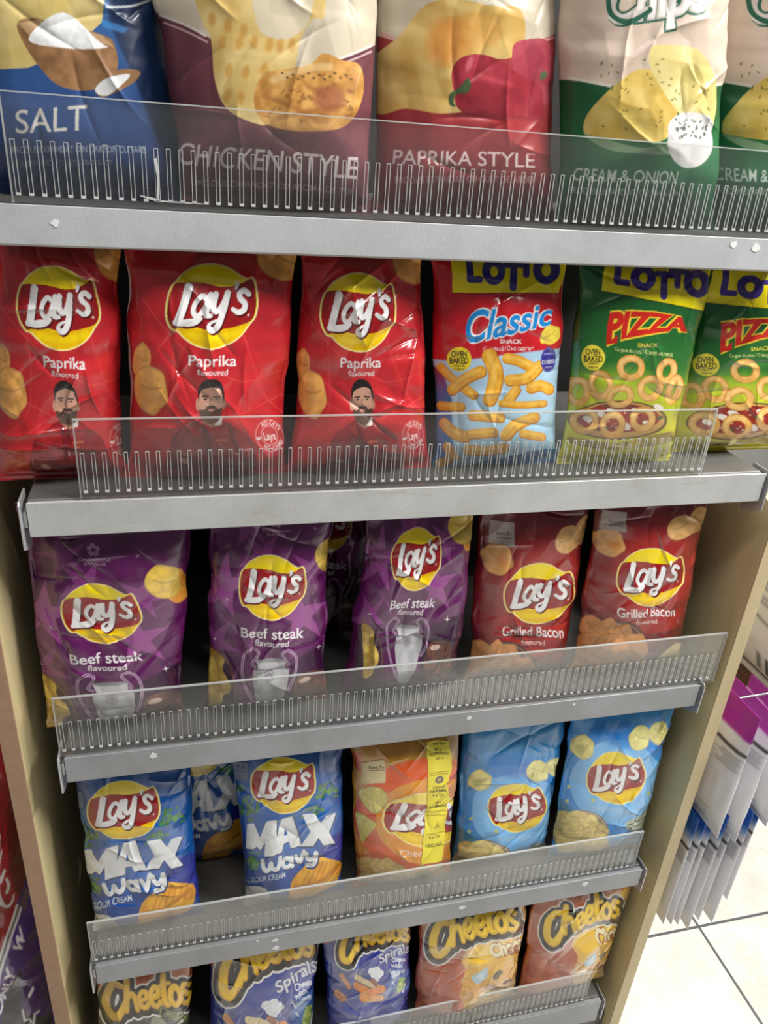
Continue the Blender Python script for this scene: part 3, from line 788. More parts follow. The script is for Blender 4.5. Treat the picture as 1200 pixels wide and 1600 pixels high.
def oval_logo(A, cx, cy, sx, sy, rot=0., yel=YEL, yel2=(238, 190, 0), red=RED):
    """yellow ball with a red ribbon and white script"""
    c, sn = math.cos(math.radians(rot)), math.sin(math.radians(rot))
    def T(P): return [(cx + (x * sx) * c - (y * sy) * sn, cy + (x * sx) * sn + (y * sy) * c) for x, y in P]
    k = (sx + sy) / 2
    out = [(-150, -75), (-122, -104), (-80, -130), (-40, -143), (10, -146), (60, -135), (105, -113), (130, -104), (152, -110), (166, -92), (178, -45),
           (181, -5), (174, 30), (156, 55), (120, 100), (70, 132), (10, 146), (-50, 139), (-95, 117), (-122, 96), (-146, 90), (-166, 66), (-178, 35), (-181, 0), (-177, -32), (-165, -60)]
    o = smooth_line(T(out), 5, True)
    ctr = np.array([cx, cy])
    A.poly(ctr + (o - ctr) * 1.035, (250, 236, 170))
    A.poly(o, yel)
    low = smooth_line(T([(-140, 88), (-100, 72), (-40, 86), (30, 84), (110, 66), (160, 44), (120, 100), (70, 132), (10, 146), (-50, 139), (-95, 117), (-122, 96)]), 5, True)
    A.poly(ctr + (low - ctr) * .985, yel2)
    A.line(T([(-90, 104), (-20, 112), (60, 104), (120, 84)]), 12 * k, yel, .6, soft=10 * k)
    rib = [(-150, -73), (-90, -80), (-30, -79), (30, -71), (80, -76), (120, -90), (153, -108), (166, -92), (178, -45), (181, -5), (174, 30), (156, 50),
           (110, 66), (60, 79), (0, 85), (-60, 78), (-110, 76), (-143, 89), (-166, 66), (-178, 35), (-181, 0), (-177, -32), (-165, -60)]
    r = smooth_line(T(rib), 5, True)
    A.poly(ctr + (r - ctr) * .985, red)
    dk = tuple(v * .55 for v in red)
    L = [([(-100, -62), (-114, 0), (-128, 58)], [16, 16, 16]), ([(-138, 64), (-98, 64), (-62, 58), (-40, 46)], [11, 14, 13, 7]),
         ([(-20, -20), (-42, -34), (-66, -10), (-74, 20), (-58, 40), (-38, 24), (-20, -12)], 9.5), ([(-8, -38), (-18, 4), (-20, 30), (-1, 34)], [12, 12, 12, 8]),
         ([(12, -42), (6, -6), (12, 16), (30, 12), (48, -18), (58, -46)], [12, 12, 11, 10, 10, 11]), ([(60, -50), (48, 14), (32, 66), (12, 84), (-6, 74), (4, 58), (32, 46)], [12, 12, 12, 11, 8, 6, 4]),
         ([(97, -84), (93, -68)], [9, 5]), ([(146, -50), (126, -62), (108, -50), (114, -32), (132, -16), (130, 6), (108, 16), (86, 6)], [10, 10.5, 10.5, 11, 11, 11, 10, 8])]
    for dx, col, g in ((5, dk, 1), (0, WHITE, 0)):
        for P, w in L:
            P = [(x + dx, y + dx * 1.2) for x, y in P]
            w = (np.array(w) + g) * k if not np.isscalar(w) else (w + g) * k
            A.line(T(P), w, col)
    A.ell(*T([(150, 24)])[0], 5 * k, 5 * k, (225, 200, 190))

SWOOSH = [([(95, 22), (60, 10), (24, 40), (12, 85), (38, 118), (78, 108), (104, 78)], [13, 17, 18, 18, 17, 15, 10]),
          ([(122, 2), (116, 50), (106, 104)], [14, 14, 13]), ([(112, 72), (136, 50), (152, 66), (158, 108)], [10, 12, 12, 10]),
          ([(176, 80), (205, 72), (210, 54), (192, 46), (174, 66), (176, 94), (198, 104), (216, 92)], 11),
          ([(232, 76), (262, 68), (266, 50), (248, 40), (229, 62), (231, 92), (254, 103), (272, 90)], 12),
          ([(298, 0), (292, 50), (294, 92), (310, 98)], [13, 13, 13, 9]), ([(276, 40), (322, 30)], 9),
          ([(346, 42), (326, 56), (322, 82), (340, 98), (362, 88), (368, 62), (350, 42)], 12.5),
          ([(414, 42), (394, 34), (382, 50), (396, 66), (412, 80), (402, 98), (378, 96)], 11.5)]
def swoosh_logo(A, o, ex, ey, yel=(236, 186, 30), yel2=(250, 214, 40), upto=9, sag=None):
    """chunky yellow lettering on a black cloud with a white rim; o: origin, ex, ey: image of the unit axes"""
    k = math.sqrt(abs(ex[0] * ey[1] - ex[1] * ey[0]))
    f = sag or (lambda x, y: (x, y))
    def T(P): return [(o[0] + ex[0] * a + ey[0] * b, o[1] + ex[1] * a + ey[1] * b) for a, b in (f(*p) for p in P)]
    for g, col, d in ((25, (232, 228, 222), (0, 3)), (18, (24, 20, 18), (0, 3)), (7, (40, 30, 20), (3, 6)), (0, yel, (0, 0)), (-5, yel2, (-1, -2))):
        for P, w in SWOOSH[:upto]:
            w = np.array(w if not np.isscalar(w) else [w] * len(P), float)
            A.line(T([(x + d[0], y + d[1]) for x, y in P]), np.maximum(w + g, 2) * k, col)

def crisp(A, cx, cy, rx, ry, col, rot=0, seed=1, edge=None):
    """one potato crisp: uneven rounded outline, mottled"""
    rs = np.random.RandomState(seed); n = 12; P = []
    c, sn = math.cos(math.radians(rot)), math.sin(math.radians(rot))
    for i in range(n):
        a = 2 * math.pi * i / n; r = 1 + rs.uniform(-.1, .07)
        x, y = rx * r * math.cos(a), ry * r * math.sin(a); P.append((cx + x * c - y * sn, cy + x * sn + y * c))
    col = np.array(col, float); e = np.array(edge, float) if edge is not None else col * .92
    A.poly(P, tuple(e), smooth=True)
    Q = [(cx + (x - cx) * .92, cy + (y - cy) * .92) for x, y in P]
    A.poly(Q, tex(col * .94, np.minimum(col * 1.1, 255), min(rx, ry) * .5, seed), smooth=True)
    A.line([(cx - rx * .5 * c + .2 * ry * sn, cy - rx * .5 * sn - .2 * ry * c), (cx, cy), (cx + rx * .6 * c, cy + rx * .6 * sn)], max(rx, ry) * .05, tuple(col * .82), .7, soft=3)

def star(A, cx, cy, r, col, rot=0, a=1., inner=.42):
    P = []
    for i in range(10):
        t = math.radians(rot - 90 + 36 * i); q = r if i % 2 == 0 else r * inner
        P.append((cx + q * math.cos(t), cy + q * math.sin(t)))
    A.poly(P, col, a)

def sparkle(A, cx, cy, r, col=WHITE):
    P = []
    for i in range(8):
        t = math.radians(45 * i); q = r if i % 2 == 0 else r * .25
        P.append((cx + q * math.cos(t), cy + q * math.sin(t)))
    A.poly(P, col)

def pile(A, pts, r, col, seed):
    for i, (x, y) in enumerate(pts):
        rs = np.random.RandomState(seed + i)
        crisp(A, x, y, r * rs.uniform(.8, 1.2), r * rs.uniform(.6, .95), np.array(col) * rs.uniform(.85, 1.08), rs.uniform(-50, 50), seed + i)

def art_paprika_crisps():
    A = Art(160, 340, 490, 780, (196, 26, 34)).view(0, 380, 2.609)
    A.all(tex((182, 34, 42), (202, 46, 52), 150, 3), 1)
    for P in ([(520, 560), (700, 650), (900, 720), (1180, 620)], [(560, 220), (760, 440), (980, 560), (1160, 520)], [(700, 330), (680, 660), (560, 760)], [(1000, 380), (1080, 600), (1180, 700)], [(540, 840), (660, 760), (800, 690)]):
        A.line(P, 3, (224, 80, 76), .55, soft=3)
    for P in ([(520, 720), (680, 670), (760, 900), (560, 960)], [(900, 700), (1050, 640), (1180, 720), (1080, 940), (960, 960)], [(1000, 460), (1160, 420), (1190, 560), (1060, 600)]):
        A.poly(P, (222, 48, 46), .35, soft=14)
    crisp(A, 562, 465, 40, 74, (236, 166, 88), 8, 3)
    crisp(A, 596, 588, 74, 108, (238, 170, 90), -8, 5)
    crisp(A, 1150, 60, 108, 92, (236, 164, 84), 20, 8)
    oval_logo(A, 862, 257, 1.07, 1.14, 4.5)
    A.text('Paprika', 864, 474, 205, 46, WHITE, 1.5, .012)
    A.text('flavoured', 863, 521, 132, 24, WHITE, 1.5, .008)
    # bearded man in a dark red jacket, arms crossed
    A.poly([(678, 838), (700, 775), (770, 735), (820, 712), (900, 712), (950, 738), (1015, 775), (1040, 840), (1050, 930), (960, 960), (760, 960), (665, 925)], tex((132, 22, 28), (160, 32, 38), 40, 5), smooth=True)
    A.poly([(830, 690), (900, 690), (905, 730), (862, 750), (826, 728)], (150, 112, 92))
    A.poly([(868, 712), (912, 706), (905, 738), (880, 742)], (214, 206, 200))
    A.poly([(820, 720), (855, 770), (850, 950), (838, 950)], (96, 14, 22), .8)
    A.line([(690, 905), (800, 880), (920, 900), (1030, 880)], 22, (128, 20, 28)); A.line([(690, 925), (810, 900), (930, 925)], 4, (84, 12, 20))
    A.ell(740, 890, 22, 14, (196, 140, 116), 20); A.text('.', 900, 806, 12, 20, (220, 150, 60))
    A.line([(880, 800), (925, 796)], 5, (190, 90, 60))
    A.ell(802, 652, 10, 24, (206, 152, 128)); A.ell(914, 652, 10, 24, (198, 142, 118))
    A.poly([(806, 610), (820, 580), (860, 566), (900, 582), (912, 620), (908, 680), (888, 715), (856, 724), (826, 712), (808, 672)], (212, 160, 136), smooth=True)
    A.poly([(808, 672), (830, 676), (845, 664), (862, 660), (880, 664), (893, 676), (909, 668), (906, 694), (888, 726), (856, 736), (826, 722), (811, 694)], (92, 66, 54), smooth=True)
    A.poly([(846, 678), (862, 674), (878, 679), (862, 688)], (196, 130, 116), smooth=True)
    A.poly([(806, 640), (803, 600), (816, 566), (850, 546), (892, 556), (914, 590), (918, 640), (908, 618), (900, 590), (866, 580), (824, 592), (811, 612)], (40, 32, 32), smooth=True)
    A.line([(822, 622), (846, 620)], 3.5, (60, 44, 38)); A.line([(872, 620), (896, 623)], 3.5, (60, 44, 38))
    A.ell(835, 632, 7, 3.5, (46, 34, 30)); A.ell(884, 633, 7, 3.5, (46, 34, 30))
    A.line([(860, 628), (854, 652), (866, 656)], 3, (178, 122, 102)); A.ell(860, 664, 20, 4, (60, 44, 38))
    # round white seal
    A.ell(1112, 786, 60, 64, (226, 150, 148), a=.9, inner=.93); A.ell(1112, 786, 36, 40, (226, 170, 168), a=.9, inner=.9)
    for st, rr in (('NO', -112), ('LAYS', -55), ('NO', 110), ('GAME', 52)):
        t = math.radians(rr)
        A.text(st, 1112 + 48 * math.cos(t), 786 + 50 * math.sin(t), 13 * len(st), 19, (240, 214, 212), rr + 90 if rr < 0 else rr - 90, .02)
    A.text('Lays', 1112, 788, 50, 32, (240, 214, 212), -4, .03)
    A.poly([(1062, 790), (1050, 794), (1066, 804), (1080, 792)], (236, 210, 208))
    return A

def lotto(A, T, blue, rim, k):
    """heavy block letters, two interlocked T in the middle"""
    for col, g in ((rim, 7 * k), (blue, 0)):
        def seg(a, b, w): A.line([T(*a), T(*b)], w * k + g, col, smooth=False)
        seg((10, -30), (10, 72), 15); seg((10, 76), (52, 76), 14)
        th = np.linspace(0, 2 * math.pi, 24)
        A.line([T(112 + 34 * math.cos(t), 46 + 36 * math.sin(t)) for t in th], 17 * k + g, col, smooth=False)
        seg((165, 22), (232, 22), 12); seg((198, 22), (196, 108), 15)
        seg((222, 4), (290, 4), 12); seg((252, 4), (250, 58), 15)
        A.line([T(330 + 36 * math.cos(t), 42 + 40 * math.sin(t)) for t in th], 17 * k + g, col, smooth=False)

def art_classic_snack():
    A = Art(650, 380, 905, 760, (200, 28, 40)).view(440, 380, 2.609)
    A.poly([(560, 470), (680, 480), (800, 470), (1000, 440), (1190, 420), (1190, 1000), (560, 1000)], vgrad([(440, (176, 208, 232)), (700, (178, 214, 236)), (900, (150, 196, 226))]), soft=10)
    A.poly([(560, 480), (640, 520), (680, 640), (690, 1000), (560, 1000)], vgrad([(480, (170, 40, 60)), (620, (70, 110, 170)), (900, (40, 110, 180))]), soft=12)
    A.poly([(676, 40), (1200, 40), (1170, 90), (1136, 205), (680, 204)], (252, 232, 20))
    A.line([(678, 205), (1136, 206)], 2, (120, 20, 40))
    lotto(A, lambda x, y: (742 + x * 1.03, 66 + y * 1.08), (40, 36, 130), (252, 232, 20), 1.0)
    wp = lambda x, y: (x - y * .22, y * (1.12 - .0012 * (x + 190)))
    for off, col, d in ((.055, WHITE, 0), (.02, (28, 140, 214), 0)):
        A.text('Classic', 925 + d, 313, 372, 122, col, -9, off, .15, 1, wp)
    A.text('SNACK', 930, 399, 92, 18, WHITE, 0, .02)
    A.text('Cu brânză / Със сирене', 922, 428, 208, 18, (240, 226, 220), -2, .012)
    blobs = [([(640, 510), (695, 565), (775, 622)], 20), ([(684, 600), (742, 555), (808, 525)], 25), ([(920, 470), (965, 478), (1020, 505)], 23), ([(930, 560), (1000, 548), (1055, 500)], 25),
             ([(1020, 590), (1060, 580), (1100, 596)], 24), ([(925, 640), (955, 600)], 22), ([(845, 462), (872, 540), (845, 636)], 33), ([(636, 668), (720, 672)], 20), ([(895, 655), (980, 660), (1080, 655)], 15),
             ([(770, 705), (890, 712)], 22), ([(650, 740), (690, 775), (740, 790)], 24), ([(760, 780), (860, 772)], 20), ([(910, 782), (960, 740), (1040, 712)], 24), ([(985, 775), (1070, 792)], 18),
             ([(690, 870), (662, 830)], 20), ([(750, 842), (830, 850), (900, 836)], 24), ([(640, 900), (700, 880)], 22)]
    for i, (P, r) in enumerate(blobs):
        A.line(P, r, (196, 126, 34)); A.line([(x - 2, y - 3) for x, y in P], r * .86, tex((226, 158, 44), (246, 190, 70), 22, i)); A.line([(x - r * .2, y - r * .35) for x, y in P], r * .3, (250, 208, 104), .6, soft=8)
    crisp(A, 1092, 372, 46, 36, (248, 214, 80), -40, 4)
    A.poly([(560, 930), (700, 935), (860, 900), (1000, 850), (1190, 830), (1190, 1010), (560, 1010)], (28, 116, 186))
    A.text('150 g', 1080, 880, 60, 18, (120, 180, 120), -6, .01); A.line([(930, 885), (1000, 880)], 5, (110, 170, 120), .6)
    A.ell(717, 474, 52, 50, (248, 224, 40))
    for st, y, w, h in (('OVEN', 452, 66, 24), ('BAKED', 479, 80, 25), ('copt în', 499, 46, 12), ('cuptor', 513, 46, 12)):
        A.text(st, 717, y, w, h, (30, 26, 24), 0, .02 if h > 15 else .005)
    A.ell(1092, 474, 34, 52, (52, 46, 142)); A.ell(1092, 474, 31, 48, (120, 116, 190), inner=.94)
    A.text('CHEESE', 1092, 482, 58, 16, WHITE, -3, .02); A.line([(1074, 450), (1112, 448)], 4, (170, 168, 220), .7); A.line([(1080, 505), (1106, 504)], 4, (170, 168, 220), .7)
    return A

def art_pizza_snack():
    A = Art(850, 385, 1165, 760, (34, 98, 46)).view(800, 390, 3)
    A.all(vgrad([(0, (26, 86, 40)), (380, (34, 102, 46)), (560, (52, 118, 46)), (680, (160, 178, 44)), (800, (210, 206, 52)), (1000, (226, 214, 40))]))
    A.ell(440, 680, 240, 110, (196, 206, 54), a=.7, soft=90)
    A.poly([(445, 30), (975, 30), (955, 110), (940, 215), (905, 290), (700, 250), (412, 198)], (252, 232, 16))
    A.line([(412, 198), (700, 250), (905, 290)], 3, (30, 70, 40))
    c, sn = math.cos(math.radians(7)), math.sin(math.radians(7))
    lotto(A, lambda x, y: (492 + (x * c - y * sn) * 1.16, 60 + (x * sn + y * c) * 1.2), (62, 44, 138), (252, 232, 16), 1.12)
    wp = lambda x, y: (x, y * (1.28 - .0019 * (x + 200)) + 24 * (x / 200) ** 2 - 12)
    for off, col in ((.095, (240, 208, 60)), (.046, (206, 40, 28))):
        A.text('PIZZA', 628, 352, 390, 108, col, -3, off, .2, 1, wp)
    A.poly([(436, 446), (498, 400), (492, 440)], (206, 40, 28))
    A.text('SNACK', 634, 446, 100, 20, (236, 210, 70), 1, .02)
    A.text('Cu gust de pizza / С вкус на пица', 615, 478, 276, 18, (224, 222, 150), 5, .012)
    A.ell(490, 800, 245, 92, (112, 84, 44)); A.ell(490, 800, 232, 84, (206, 160, 86)); A.ell(492, 792, 208, 68, tex((122, 34, 28), (164, 60, 44), 30, 6))
    rs = np.random.RandomState(5)
    for i in range(26): A.ell(rs.uniform(320, 670), rs.uniform(745, 840), rs.uniform(4, 12), rs.uniform(3, 6), (220, 196, 176), rs.uniform(-40, 40), .8)
    for x, y in ((410, 775), (530, 835), (690, 740), (640, 820), (460, 760), (340, 795), (585, 760)):
        A.ell(x, y, 26, 14, (236, 226, 214), 20)
    for x, y in ((430, 840), (560, 780), (700, 790)): A.ell(x, y, 16, 8, (74, 96, 44), -20)
    A.poly([(260, 880), (490, 905), (760, 850), (740, 900), (480, 940), (280, 915)], tex((150, 120, 50), (200, 180, 60), 24, 3), smooth=True)
    rings = [(547, 553, 54, 46, 0), (395, 633, 48, 54, -10), (288, 665, 42, 56, 0), (645, 650, 48, 46, -30), (722, 568, 34, 48, 25), (762, 655, 24, 58, 15), (497, 690, 54, 42, -15), (325, 805, 55, 46, 0), (465, 825, 50, 46, -30), (615, 798, 48, 44, -20)]
    for i, (x, y, rx, ry, ro) in enumerate(rings):
        th = np.radians(np.linspace(0, 360, 26)); cc, ss = math.cos(math.radians(ro)), math.sin(math.radians(ro))
        P = [(x + rx * math.cos(t) * cc - ry * math.sin(t) * ss, y + rx * math.cos(t) * ss + ry * math.sin(t) * cc) for t in th]
        A.line(P, 17, (190, 124, 50), smooth=False); A.line(P, 14, tex((222, 164, 84), (240, 192, 116), 20, i), smooth=False); A.line(P[13:25], 4, (250, 216, 150), .6, smooth=False, soft=5)
    A.ell(365, 505, 61, 58, (244, 226, 70))
    for st, y, w, h in (('OVEN', 478, 76, 28), ('BAKED', 510, 96, 30), ('copt în', 530, 52, 13), ('cuptor', 547, 52, 13)):
        A.text(st, 365, y, w, h, (36, 34, 20), 4, .02 if h > 15 else .005)
    return A

def art_beef_crisps():
    A = Art(295, 750, 580, 1140, (92, 22, 84)).view(300, 780, 2.727)
    A.all(tex((84, 18, 76), (102, 28, 94), 120, 3))
    lt = (158, 76, 148)
    for cx, cy, r, ro, a in ((118, 372, 150, 12, .85), (470, 500, 135, -8, .8), (300, 250, 120, 30, .55), (80, 610, 120, 40, .6), (520, 300, 110, 20, .55), (230, 120, 110, -10, .5)):
        star(A, cx, cy, r, lt, ro, min(1, a * 1.05), .34)
    for P in ([(150, 395), (235, 250)], [(120, 500), (250, 640)], [(455, 400), (520, 330)]): A.line(P, 7, lt, .4, soft=6)
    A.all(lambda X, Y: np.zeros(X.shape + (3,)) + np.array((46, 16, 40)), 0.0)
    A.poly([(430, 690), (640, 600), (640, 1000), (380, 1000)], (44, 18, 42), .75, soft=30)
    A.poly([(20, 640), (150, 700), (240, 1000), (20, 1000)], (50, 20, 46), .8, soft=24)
    A.poly([(450, 760), (560, 730), (600, 800), (560, 900), (450, 880)], tex((84, 46, 36), (140, 86, 60), 26, 8), .9, smooth=True)
    A.ell(490, 762, 28, 11, (206, 178, 164), -12)
    A.line([(46, 622), (110, 668), (168, 760), (182, 860)], 5, (120, 84, 70), .8)
    A.poly([(48, 644), (84, 650), (122, 690), (120, 735), (158, 795), (150, 826), (126, 838), (122, 868), (84, 880), (66, 860), (58, 780), (44, 700)], tex((186, 146, 54), (232, 200, 96), 24, 5), smooth=True)
    A.line([(80, 680), (104, 740), (110, 820)], 6, (170, 130, 44), .7, soft=5)
    crisp(A, 660, 262, 42, 80, (222, 150, 60), 10, 3); crisp(A, 604, 238, 76, 80, (232, 194, 84), -8, 9)
    # starball emblem and its two lines
    A.ell(352, 92, 26, 28, (190, 150, 186), a=.9, inner=.0); star(A, 352, 92, 16, (92, 22, 84), 0); 
    for i in range(5):
        t = math.radians(-54 + 72 * i); star(A, 352 + 24 * math.cos(t), 92 + 25 * math.sin(t), 9, (92, 22, 84), 36)
    A.text('CHAMPIONS', 352, 134, 124, 13, (196, 160, 192), 0, .01); A.text('LEAGUE', 352, 153, 84, 13, (196, 160, 192), 0, .01)
    oval_logo(A, 343, 378, .835, .905, 2.)
    A.text('Beef steak', 338, 570, 278, 44, WHITE, .5, .014)
    A.text('flavoured', 335, 611, 150, 26, WHITE, .5, .010)
    # big-eared silver cup
    for col, r in (((198, 176, 196), 5.5), ((110, 40, 104), 2.0)):
        A.line([(262, 712), (246, 700), (268, 672), (276, 648), (246, 640), (212, 668), (204, 720), (216, 780), (246, 846), (290, 896)], r, col)
        A.line([(396, 708), (414, 698), (392, 668), (384, 650), (412, 640), (446, 666), (450, 712), (436, 764), (414, 800)], r, col)
    A.poly([(258, 722), (420, 716), (414, 776), (384, 850), (346, 912), (298, 912), (268, 850), (256, 780)], tex((176, 174, 178), (200, 198, 202), 40, 4))
    A.poly([(266, 684), (402, 680), (396, 718), (276, 722)], (206, 204, 208)); A.ell(334, 683, 68, 9, (150, 148, 154)); A.line([(262, 724), (416, 718)], 3, (140, 138, 146))
    A.poly([(304, 912), (340, 912), (352, 960), (296, 960)], (170, 168, 174)); A.poly([(270, 960), (376, 960), (390, 1000), (258, 1000)], (182, 180, 186))
    A.ell(330, 748, 22, 20, (120, 116, 124), inner=.86); A.ell(330, 748, 13, 11, (130, 126, 134)); sparkle(A, 330, 748, 8, (206, 204, 208))
    sparkle(A, 555, 637, 15); sparkle(A, 82, 595, 11); sparkle(A, 520, 120, 14, (180, 130, 176)); sparkle(A, 140, 430, 7)
    return A

def art_bacon_crisps():
    A = Art(890, 750, 1125, 1075, (120, 26, 34)).view(700, 740, 2.4)
    A.all(tex((108, 22, 32), (126, 28, 36), 90, 4))
    A.ell(790, 400, 300, 240, (150, 34, 36), a=.9, soft=30); A.ell(800, 420, 210, 190, (168, 44, 40), a=.9, soft=30)
    A.ell(560, 420, 60, 90, (150, 70, 66), a=.5, inner=.9)
    A.poly([(430, 560), (560, 540), (760, 610), (900, 580), (960, 640), (960, 900), (430, 900)], (86, 34, 34), .6, soft=30)
    oval_logo(A, 762, 388, .755, .72, 2.)
    A.text('Grilled Bacon', 748, 522, 242, 36, WHITE, 2.5, .014)
    A.text('flavoured', 747, 561, 92, 18, (232, 214, 208), 1, .008)
    crisp(A, 594, 258, 66, 52, (226, 166, 98), 20, 4); A.ell(618, 268, 26, 20, (216, 130, 60), 20, .6, 14)
    crisp(A, 940, 172, 40, 56, (236, 178, 110), 20, 7); crisp(A, 872, 204, 54, 48, (238, 182, 114), -30, 6)
    A.ell(606, 640, 140, 92, (88, 52, 44)); A.ell(606, 640, 130, 84, (150, 104, 84), inner=.95)
    pile(A, [(530, 585), (590, 580), (650, 600), (700, 650), (520, 640), (580, 640), (640, 660), (560, 700), (620, 720), (680, 700), (500, 690)], 52, (206, 142, 84), 20)
    A.poly([(790, 690), (880, 640), (890, 720), (800, 745)], tex((214, 196, 120), (232, 216, 150), 20, 5), smooth=True)
    A.poly([(568, 128), (664, 142), (662, 222), (560, 208)], (188, 172, 168))
    A.text('Gramaj 75 g', 622, 178, 60, 12, (60, 44, 44), 6, .015); A.line([(596, 192), (650, 196)], 2, (110, 96, 94), .8)
    return A

def art_wavy_crisps():
    A = Art(350, 1130, 560, 1430, (20, 88, 168)).view(340, 1120, 3)
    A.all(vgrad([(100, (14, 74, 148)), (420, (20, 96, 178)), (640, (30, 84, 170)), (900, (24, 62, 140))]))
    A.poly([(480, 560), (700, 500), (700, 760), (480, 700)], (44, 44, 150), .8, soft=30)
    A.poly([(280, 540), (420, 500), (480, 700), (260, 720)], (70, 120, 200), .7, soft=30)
    rs = np.random.RandomState(4)
    for cx, cy, n, sp in ((130, 440, 26, 46), (500, 350, 26, 44), (440, 430, 16, 30), (150, 670, 20, 36), (90, 350, 12, 26)):
        for i in range(n):
            x, y = cx + rs.normal(0, sp * .62), cy + rs.normal(0, sp * .5)
            g = rs.uniform(.75, 1.2); A.ell(x, y, rs.uniform(9, 17), rs.uniform(4, 8), (74 * g, 132 * g, 62 * g), rs.uniform(-70, 20), .9)
    oval_logo(A, 305, 318, .865, .885, -.5)
    lets = [[(112, 606), (118, 500), (152, 498), (182, 560), (214, 488), (266, 478), (264, 640), (206, 650), (207, 588), (186, 622), (166, 602), (150, 612)],
            [(290, 474), (346, 466), (390, 612), (336, 621), (326, 592), (300, 597), (292, 636), (244, 642)],
            [(394, 460), (460, 454), (486, 492), (510, 454), (560, 444), (522, 530), (552, 582), (496, 597), (470, 562), (446, 606), (384, 614), (432, 538)]]
    for g, col in ((1.045, (10, 40, 96)), (1., (236, 238, 240))):
        for P in lets:
            c = np.mean(P, 0); Q = c + (np.array(P) - c) * g + (0 if g == 1 else 3)
            A.poly(Q, col)
    A.poly([(309, 528), (320, 562), (302, 565)], (24, 90, 172))
    A.poly([(486, 492), (510, 454), (560, 444), (522, 530)], (206, 214, 222), .8)
    A.text('SOUR CREAM', 228, 748, 164, 26, (226, 232, 238), -5, .012); A.text('flavoured', 150, 768, 60, 14, (200, 212, 226), -5, .005)
    A.poly([(120, 800), (215, 800), (250, 880), (240, 920), (150, 915)], tex((206, 204, 196), (226, 224, 218), 30, 3), smooth=True)
    A.poly([(352, 770), (412, 712), (470, 668), (584, 676), (582, 744), (548, 800), (470, 850), (380, 880), (330, 860)], tex((224, 150, 34), (246, 186, 56), 40, 6), smooth=True)
    for i in range(7): A.line([(400 + i * 28, 790 - i * 10), (430 + i * 26, 730 - i * 8), (450 + i * 22, 690 - i * 3)], 4, (206, 132, 24), .7, soft=4)
    A.line([(360, 800), (460, 780), (576, 690)], 6, (180, 112, 30), .7, soft=6)
    th = np.radians(np.linspace(0, 360, 14))
    for d, col, r in ((3, (12, 48, 110), 12.5), (0, (234, 236, 238), 10)):
        for P in ([(196, 668), (200, 700), (214, 716), (230, 708), (238, 684), (246, 706), (262, 712), (278, 696), (284, 660)], [(318 + 20 * math.cos(t), 688 + 20 * math.sin(t)) for t in th], [(341, 664), (341, 690), (346, 710)],
                  [(362, 660), (374, 686), (382, 698), (392, 672), (402, 636)], [(414, 646), (418, 672), (432, 682), (450, 668), (460, 636)], [(461, 636), (462, 676), (448, 704), (420, 708)]):
            A.line([(x + d, y + d) for x, y in P], r, col)
    A.poly([(42, 214), (134, 222), (136, 304), (62, 304)], (120, 132, 160)); A.text('65 g', 92, 236, 40, 14, (60, 66, 90), 2, .01); A.line([(64, 258), (120, 260)], 2, (84, 92, 120))
    return A

